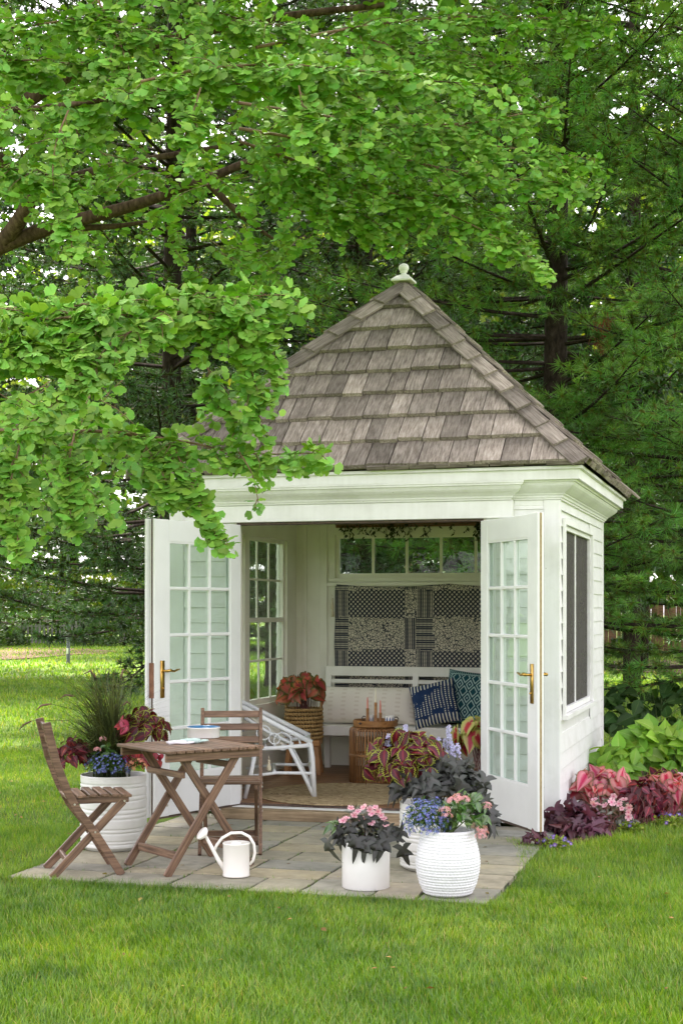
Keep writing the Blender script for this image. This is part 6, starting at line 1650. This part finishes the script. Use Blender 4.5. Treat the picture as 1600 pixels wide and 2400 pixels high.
# crown above and beyond the top of the picture: larger, sparser sprays that shade the patio
for k in range(2200):
    a = rng.uniform(0, 6.28); rr_ = 7.0 * math.sqrt(rng.random()); p = np.array([trunk_b[0] + rr_ * math.cos(a), trunk_b[1] + 1.0 + rr_ * math.sin(a), 0])
    if p[1] < -3.2: continue
    dk = float((p - CAM) @ FW); zl = max(5.7, 1.5 + 1600 / FPX * dk); p[2] = rng.uniform(zl, max(zl + .8, 12.5 - rr_ * .35))
    a = rng.uniform(0, 6.28); shoot(p, (math.cos(a), math.sin(a), -.1), rng.uniform(.6, 1.2), LS * 2.9, .14, 3.0, .4)
lp, ld, ln_, ls_ = map(np.array, (lp, ld, ln_, ls_))
ax_, ay_, ad_ = proj(lp); ok_ = ~((ax_ > 895) & (ax_ < 1010) & (ay_ > 590) & (ay_ < 690)); lp, ld, ln_, ls_ = lp[ok_], ld[ok_], ln_[ok_], ls_[ok_]   # twigs stop short of the finial
gk = empty('ginkgo_tree', tuple(trunk_b), 0, 'ginkgo tree with fan shaped leaves arching over the garden house from the left', 'tree')
off0 = Vector(trunk_b)
def local_build(mb, name, mat, smooth=True):
    mb.v = [tuple(Vector(q) - off0) for q in mb.v]; return mb.build(name, mat, gk, smooth)
local_build(tk, 'trunk', 'bark'); o = local_build(gb_mb, 'limb', 'bark'); o['kind'] = 'stuff'; o = local_build(tw_mb, 'twig', 'twig_bark'); o['kind'] = 'stuff'
qx, qy, qd = proj(lp); vis = (qx > 5) & (qx < 1595) & (qy > 5) & (qy < 1290)
order = np.argsort(np.where(vis, qd - ls_ * 3, 1e9)); single = order[:300]; mask = np.ones(len(lp), bool); mask[single] = False
put_leaves(gk, 'leaf', GTL, lp[single] - trunk_b, ld[single], ln_[single], ls_[single])
DV, DF = np.array([(0, 0, 0), (.42, .62, -.05), (0, .95, 0), (-.42, .62, -.05)]), [np.array([(0, 1, 2, 3)])]
for sel, TV_, TF_, TE_ in ((mask & (ls_ <= .16), GT, GF, GEd), (mask & (ls_ > .16), DV, DF, np.array([0, 1, 1, 1.]))):   # leaves in view; high crown above
    X, Y, Z = leaf_axes(ld[sel], ln_[sel]); Vv, Fs = instance_np(TV_, TF_, lp[sel] - trunk_b, X, Y, Z, ls_[sel])
    o = big_mesh('crown', Vv, Fs, 'ginkgo_leaf', gk, {'edge': np.tile(TE_, sel.sum()), 'rnd': np.repeat(rng.random(sel.sum()), len(TV_))}); o['kind'] = 'stuff'
print('ginkgo leaves', len(lp))

# pines ------------------------------------------------------------------
def pine(base, H, z0, spread, label, nn=22, hw=.004, dens=1.25, mat='pine_needle', gap=.36):
    base = np.array([base[0], base[1], -.05]); tp_, td_ = [], []
    mb = MB(); lean = rng.normal(size=2) * .15
    tk = MB(); tk.tube([(0, 0, 0), (0, 0, .3), (lean[0] * .4, lean[1] * .4, H * .4), (lean[0], lean[1], H)], [.20, .16, .11, .02], 12); 
    z = z0
    while z < H - .3:
        f = (z - z0) / (H - z0)
        nb = rng.integers(5, 7)
        for k in range(nb):
            az = rng.uniform(0, 6.28); L = (spread * (1 - f ** 1.7) + .35) * rng.uniform(.72, 1.1); el = -.16 + .75 * f + rng.normal() * .08
            n_ = 9; s = np.linspace(0, 1, n_); hd = np.array([math.cos(az), math.sin(az), 0]); sd = np.array([-math.sin(az), math.cos(az), 0])
            bend = rng.normal() * .12
            path = np.array([lean[0] * z / H, lean[1] * z / H, z + rng.uniform(-.15, .15)]) + (hd[None] * s[:, None] + sd[None] * (bend * s ** 2)[:, None]) * L + np.stack([0 * s, 0 * s, L * (el * s + .16 * s * s)], -1)
            mb.tube([tuple(q) for q in path[::2]], list(np.linspace(.010 + .007 * L, .004, 5)), 3, False)
            for t in np.arange(.22, 1.0, .30 / max(L, .6) / dens):
                i = min(int(t * (n_ - 1)), n_ - 2); p = path[i] + (path[i + 1] - path[i]) * (t * (n_ - 1) - i); fwd = path[i + 1] - path[i]; fwd /= np.linalg.norm(fwd)
                for sgn in (-1, 1):
                    if rng.random() > .92: continue
                    l2 = rng.uniform(.35, .75) * (1 - .45 * t) * min(1, L / 1.6); d2 = fwd * .75 + sd * sgn * rng.uniform(.5, 1.0) + np.array([0, 0, rng.uniform(-.12, .3)]); d2 /= np.linalg.norm(d2)
                    q1 = p + d2 * l2
                    if nn > 15: mb.tube([tuple(p), tuple(q1)], [.005, .0025], 3, False)
                    for u in np.arange(.3, 1.02, .15 / max(l2, .2)):
                        tp_.append(p + d2 * l2 * u + rng.normal(size=3) * .02); td_.append(d2 + np.array([0, 0, .35]) + rng.normal(size=3) * .3)
            tp_.append(path[-1]); td_.append(path[-1] - path[-2] + np.array([0, 0, .05]))
        z += gap * rng.uniform(.8, 1.25)
    P = np.array(tp_); D = nrm(np.array(td_))
    W = P + base
    kx, ky, kd = proj(W); ztop = 1.5 + 1500 / FPX * kd; keep = (ky < 1720) & ((W[:, 2] < ztop) | (rng.random(len(P)) < (.30 if nn > 15 else .08))) & (kx > -700) & (kx < 2300); P, D = P[keep], D[keep]
    n_t = len(P)
    ND = nrm(D[:, None] * .62 + rng.normal(size=(n_t, nn, 3)) * .66 + np.array([0, 0, -.10])); L = rng.uniform(.10, .155, (n_t, nn, 1))
    root = P[:, None] + D[:, None] * rng.uniform(-.03, .015, (n_t, nn, 1)); side = nrm(np.cross(ND, rng.normal(size=ND.shape))) * hw
    V = np.stack([root - side, root + side, root + ND * L + np.array([0, 0, -.012])], 2).reshape(-1, 3)
    t = empty('pine_tree', tuple(base), 0, label, 'tree'); tk.build('trunk', 'pine_bark', t, True); o = mb.build('limb', 'pine_bark', t, True); o['kind'] = 'stuff'
    o = big_mesh('crown', V, [np.arange(n_t * nn * 3).reshape(-1, 3)], mat, t, {'rnd': np.repeat(rng.random(n_t), nn * 3), 'edge': np.tile([0, 0, 1.], n_t * nn)}); o['kind'] = 'stuff'
    return n_t
def gpt(px_, d_): p = CAM + FW * d_ + RT * ((px_ - 800) / FPX * d_); return (p[0], p[1])
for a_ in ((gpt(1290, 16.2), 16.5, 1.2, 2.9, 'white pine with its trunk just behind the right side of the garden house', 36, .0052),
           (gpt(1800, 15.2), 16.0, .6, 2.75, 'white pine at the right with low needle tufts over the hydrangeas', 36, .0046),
           (gpt(860, 21.5), 17.5, 1.2, 3.3, 'dark white pine rising straight behind the shingle roof', 20, .008),
           (gpt(395, 19.5), 17.5, 1.35, 3.6, 'dark white pine with low sweeping branches behind the left door', 26, .0075),
           (gpt(-230, 31.0), 24.0, 2.2, 3.8, 'white pine further left beside the sunlit lawn', 11, .022),
           (gpt(-60, 37.0), 27.0, 3.0, 5.0, 'white pine in the second row at the left edge of the lawn', 9, .03),
           (gpt(440, 31.0), 27.0, 2.0, 4.6, 'white pine in the second row, behind the left pine', 10, .027),
           (gpt(640, 29.0), 27.0, 1.6, 4.0, 'white pine in the second row behind the left slope of the roof', 10, .027),
           (gpt(1070, 27.0), 27.0, 1.6, 4.0, 'white pine in the second row behind the roof peak', 10, .027),
           (gpt(1270, 30.0), 27.0, 2.6, 4.4, 'white pine in the second row between the roof peak and the right pine trunk', 9, .027),
           (gpt(1480, 26.0), 27.0, 2.6, 4.0, 'white pine in the second row behind the right pine trunk', 10, .027),
           (gpt(1800, 27.0), 27.0, 1.6, 4.0, 'white pine in the second row at the far right', 9, .026)):
    pine(*a_, gap=.36 if a_[5] > 15 else .5, mat='pine_needle_lit' if a_[5] > 30 else 'pine_needle')
# dead needle tufts hanging rusty red in the pines
t = empty('dead_needle_sprigs', tuple(dd(1405, 790, 15.4)), 0, 'rusty red dead needle sprigs caught on the pine trunk', 'twigs')
nd = 260; V = []
for (px_, py_) in ((1398, 775), (1425, 760), (1410, 800)):
    c = dd(px_, py_, 15.3) - np.array(t.location); P = c + rng.normal(size=(90, 3)) * [.03, .03, .06]; d = nrm(np.array([.1, 0, -1]) + rng.normal(size=(90, 3)) * .25); s = nrm(np.cross(d, rng.normal(size=d.shape))) * .004
    V.append(np.stack([P - s, P + s, P + d * .14], 1).reshape(-1, 3))
V = np.concatenate(V); o = big_mesh('needle', V, [np.arange(len(V)).reshape(-1, 3)], 'pine_needle_old', t, {'rnd': np.repeat(rng.random(len(V) // 3), 3), 'edge': np.tile([0, 0, 1.], len(V) // 3)}); o['kind'] = 'stuff'

# far broadleaf trees
def far_tree(px_, d_, H, rad, label, mat, n_=5200, leaf=.50, low=.15):
    b = gpt(px_, d_); t = empty('broadleaf_tree', (b[0], b[1], -.03), 0, label, 'tree', 'broadleaf trees beyond the lawn')
    tk = MB(); tk.tube([(0, 0, -.1), (.1, 0, H * .3), (0, .2, H * .6), (.1, .1, H * .9)], [.03 * H * .8, .018 * H, .010 * H, .02], 10); tk.build('trunk', 'pine_bark', t, True)
    nb = 40; C = rand_dirs(nb) * rng.uniform(.35, 1, (nb, 1)) ** .6 * np.array([rad, rad, H * .5 * (1 - low)]) + np.array([0, 0, H * (.5 + low * .5)]); rb = rng.uniform(.22, .42, nb) * rad
    k = rng.integers(0, nb, n_); D = rand_dirs(n_); P = C[k] + D * rb[k][:, None] * rng.uniform(.55, 1, (n_, 1)) * np.array([1, 1, .8])
    lb = MB()
    for j in range(0, nb, 2): lb.tube([(.05, .05, H * .25 + C[j][2] * .25), tuple(C[j] * .6 + np.array([0, 0, H * .12])), tuple(C[j])], [.008 * H, .004 * H, .01], 5, False)
    o = lb.build('limb', 'pine_bark', t, True); o['kind'] = 'stuff'
    G = D + rng.normal(size=D.shape) * .5; N = rng.normal(size=D.shape) * .5 + np.array([0, 0, .8]); X, Y, Z = leaf_axes(G, N)
    TV = np.array([(0, 0, 0), (.38, .5, .05), (0, 1, -.1), (-.38, .5, .05)]); Vv, Fs = instance_np(TV, [np.array([(0, 1, 2, 3)])], P, X, Y, Z, rng.uniform(.7, 1.3, n_) * leaf)
    o = big_mesh('crown', Vv, Fs, mat, t, {'rnd': np.repeat(rng.random(n_), 4), 'edge': np.tile([0, .5, 1, .5], n_)}); o['kind'] = 'stuff'
for (px_, d_, H, rad, lab, mt, low) in ((-150, 70, 20, 6.0, 'pale green broadleaf tree beyond the picket fence, left of the grey pole', 'far_leaf_light', .02), (160, 76, 25, 9, 'tall broadleaf tree far behind the picket fence', 'far_leaf', .0), (420, 58, 23, 6.5, 'broadleaf tree far behind the left pine', 'far_leaf_light', .02), (700, 66, 25, 7, 'tall broadleaf tree far behind the shingle roof', 'far_leaf', .03), (1000, 58, 24, 6.5, 'broadleaf tree far behind the roof finial', 'far_leaf_light', .12), (1260, 48, 19, 5.5, 'pale broadleaf tree glimpsed beside the right pine trunk', 'far_leaf_light', .2), (1500, 40, 9, 3.2, 'dark broadleaf tree in front of the brown board fence', 'far_leaf', .22), (1700, 56, 24, 7, 'tall broadleaf tree behind the brown board fence', 'far_leaf', .1)):
    far_tree(px_, d_, H, rad, lab, mt, low=low)

# ------------------------------------------------------------------ fences, pole, far beds and house
def fence(name, pxa, pxb, d_, pitch, wd, h, mat, label, piece, pointed):
    a, b = np.array(gpt(pxa, d_)), np.array(gpt(pxb, d_)); L = np.linalg.norm(b - a); u = (b - a) / L
    t = empty(name, (a[0], a[1], -.03), math.atan2(u[1], u[0]), label, 'fence')
    mb = MB(); top = [(-wd / 2, 0, .05), (wd / 2, 0, .05), (wd / 2, 0, h - (wd * .6 if pointed else 0)), (0, 0, h), (-wd / 2, 0, h - (wd * .6 if pointed else 0))]
    v = [(x, -.011, z) for x, y, z in top] + [(x, .011, z) for x, y, z in top]; mb.add(v, [(0, 1, 2, 3, 4), (9, 8, 7, 6, 5)] + [(i, i + 5, (i + 1) % 5 + 5, (i + 1) % 5) for i in range(5)]); me = mb.mesh(piece); me.materials.append(MATS[mat])
    for k in range(int(L / pitch)):
        o = bpy.data.objects.new(piece, me); COL.objects.link(o); o.parent = t; o.location = (k * pitch, 0, rng.normal() * .008); o.rotation_euler = (0, rng.normal() * .008, 0)
    for z_ in (.3, h - .3): beam('rail', (0, .045, z_), (L, .045, z_), .04, .09, mat, t)
    for k in range(int(L / 2.4) + 1): beam('post', (k * 2.4, .11, 0), (k * 2.4, .11, h + .05), .09, .09, mat, t, (0, 1, 0))
fence('picket_fence', -160, 480, 66, .18, .095, 1.12, 'picket_wood_shaded', 'weathered white picket fence, colour darkened as in shade, across the far end of the lawn', 'picket', True)
fence('board_fence', 1180, 1800, 50, .145, .138, 2.08, 'fence_wood', 'brown vertical board fence at the back right of the garden', 'board', False)
pb = gz(160, 1553); t = empty('grey_pole', (pb[0], pb[1], -.03), 0, 'plain grey metal pole standing on the sunlit lawn', 'pole')
mb = MB(); mb.lathe([(.055, 0), (.055, .35), (.05, .36), (.048, 3.2), (.052, 3.21), (.052, 3.25), (.001, 3.27)], 16); mb.build('pole_shaft', 'grey_metal', t, True)
mb = MB(); mb.box((-.03, -.062, .28), (.03, -.045, .44), .004); mb.build('cover_plate', 'white_paint', t)
def far_bed(pts, label):
    P = [gz(*p)[:2] for p in pts]; n_ = len(P); mb = MB(); mb.add([(x, y, -.004) for x, y in P] + [(x, y, -.08) for x, y in P], [tuple(range(n_))] + [(i, i + n_, (i + 1) % n_ + n_, (i + 1) % n_) for i in range(n_)])
    o = mb.build('mulch_bed', 'mulch'); props(o, label, 'flower bed', kind='structure')
far_bed([(-100, 1550), (60, 1543), (170, 1534), (240, 1532), (280, 1526), (200, 1520), (60, 1518), (-100, 1518)], 'reddish mulch bed along the picket fence')
far_bed([(1420, 1568), (1500, 1574), (1640, 1580), (1800, 1575), (1800, 1546), (1600, 1545), (1440, 1548)], 'dark mulch bed along the brown board fence')
def shrub(px_, d_, rad, lab, mt='far_leaf', n_=1500, leaf=.12):
    b = gpt(px_, d_); t = empty('border_shrub', (b[0], b[1], -.03), 0, lab, 'shrub', 'shrubs along the fences'); D, Q = dome_pts(n_, rad, rad, rad * .8, lo=-.1, shell=.55); Q = Q + np.array([0, 0, rad * .15])
    X, Y, Z = leaf_axes(D + rng.normal(size=D.shape) * .5, D * .5 + np.array([0, 0, .7]) + rng.normal(size=D.shape) * .4); TV = np.array([(0, 0, 0), (.38, .5, .05), (0, 1, -.1), (-.38, .5, .05)]); Vv, Fs = instance_np(TV, [np.array([(0, 1, 2, 3)])], Q, X, Y, Z, rng.uniform(.7, 1.3, len(Q)) * leaf)
    o = big_mesh('foliage', Vv, Fs, mt, t, {'rnd': np.repeat(rng.random(len(Q)), 4), 'edge': np.tile([0, .5, 1, .5], len(Q))}); o['kind'] = 'stuff'; stems(t, Q[:12] * .7, 'pine_bark', r=.015)
shrub(-60, 60, 1.3, 'green shrub at the left end of the picket fence'); shrub(20, 62, .9, 'low rounded shrub against the picket fence by the grey pole'); shrub(215, 63, 1.0, 'dark low shrub in front of the picket fence'); shrub(290, 62, 1.1, 'spreading shrub near the right end of the picket fence')
for k_, (px_, r_) in enumerate(((-120, 4.4), (40, 4.0), (190, 4.3), (330, 4.0), (470, 4.2))): shrub(px_, 74 + 2 * (k_ % 2), r_, ('tall pale hedge shrub beyond the left end of the picket fence', 'rounded pale shrub beyond the pickets left of the grey pole', 'broad pale shrub beyond the pickets right of the grey pole', 'pale shrub beyond the pickets beside the left door edge', 'pale shrub beyond the pickets behind the left door')[k_], 'far_leaf_light', 2600, .30)
shrub(1480, 47, .8, 'dark reddish low shrub in front of the board fence')
# brick house glimpsed behind the trees
hb = gpt(1060, 74); t = empty('brick_house', (hb[0], hb[1], -.03), TH, 'distant brick house glimpsed through the back window and trees', 'house')
mb = MB(); mb.box((-5, 0, 0), (5, 7, 5.4)); mb.build('wall', 'brick_far', t)
mb = MB(); mb.add([(-5.5, -.5, 5.4), (5.5, -.5, 5.4), (5.5, 7.5, 5.4), (-5.5, 7.5, 5.4), (-5.5, 3.5, 8.2), (5.5, 3.5, 8.2)], [(0, 1, 5, 4), (2, 3, 4, 5), (1, 2, 5), (3, 0, 4), (3, 2, 1, 0)]); mb.build('roof', 'roof_far', t)
for x in (-3, 0, 3):
    for z_ in (1.0, 3.4):
        mb = MB(); mb.box((x - .6, -.05, z_), (x + .6, .02, z_ + 1.3)); w_ = mb.build('window', 'white_paint', t); mb = MB(); mb.box((x - .5, -.06, z_ + .1), (x + .5, -.052, z_ + 1.2)); mb.build('pane', 'grey_metal', w_)
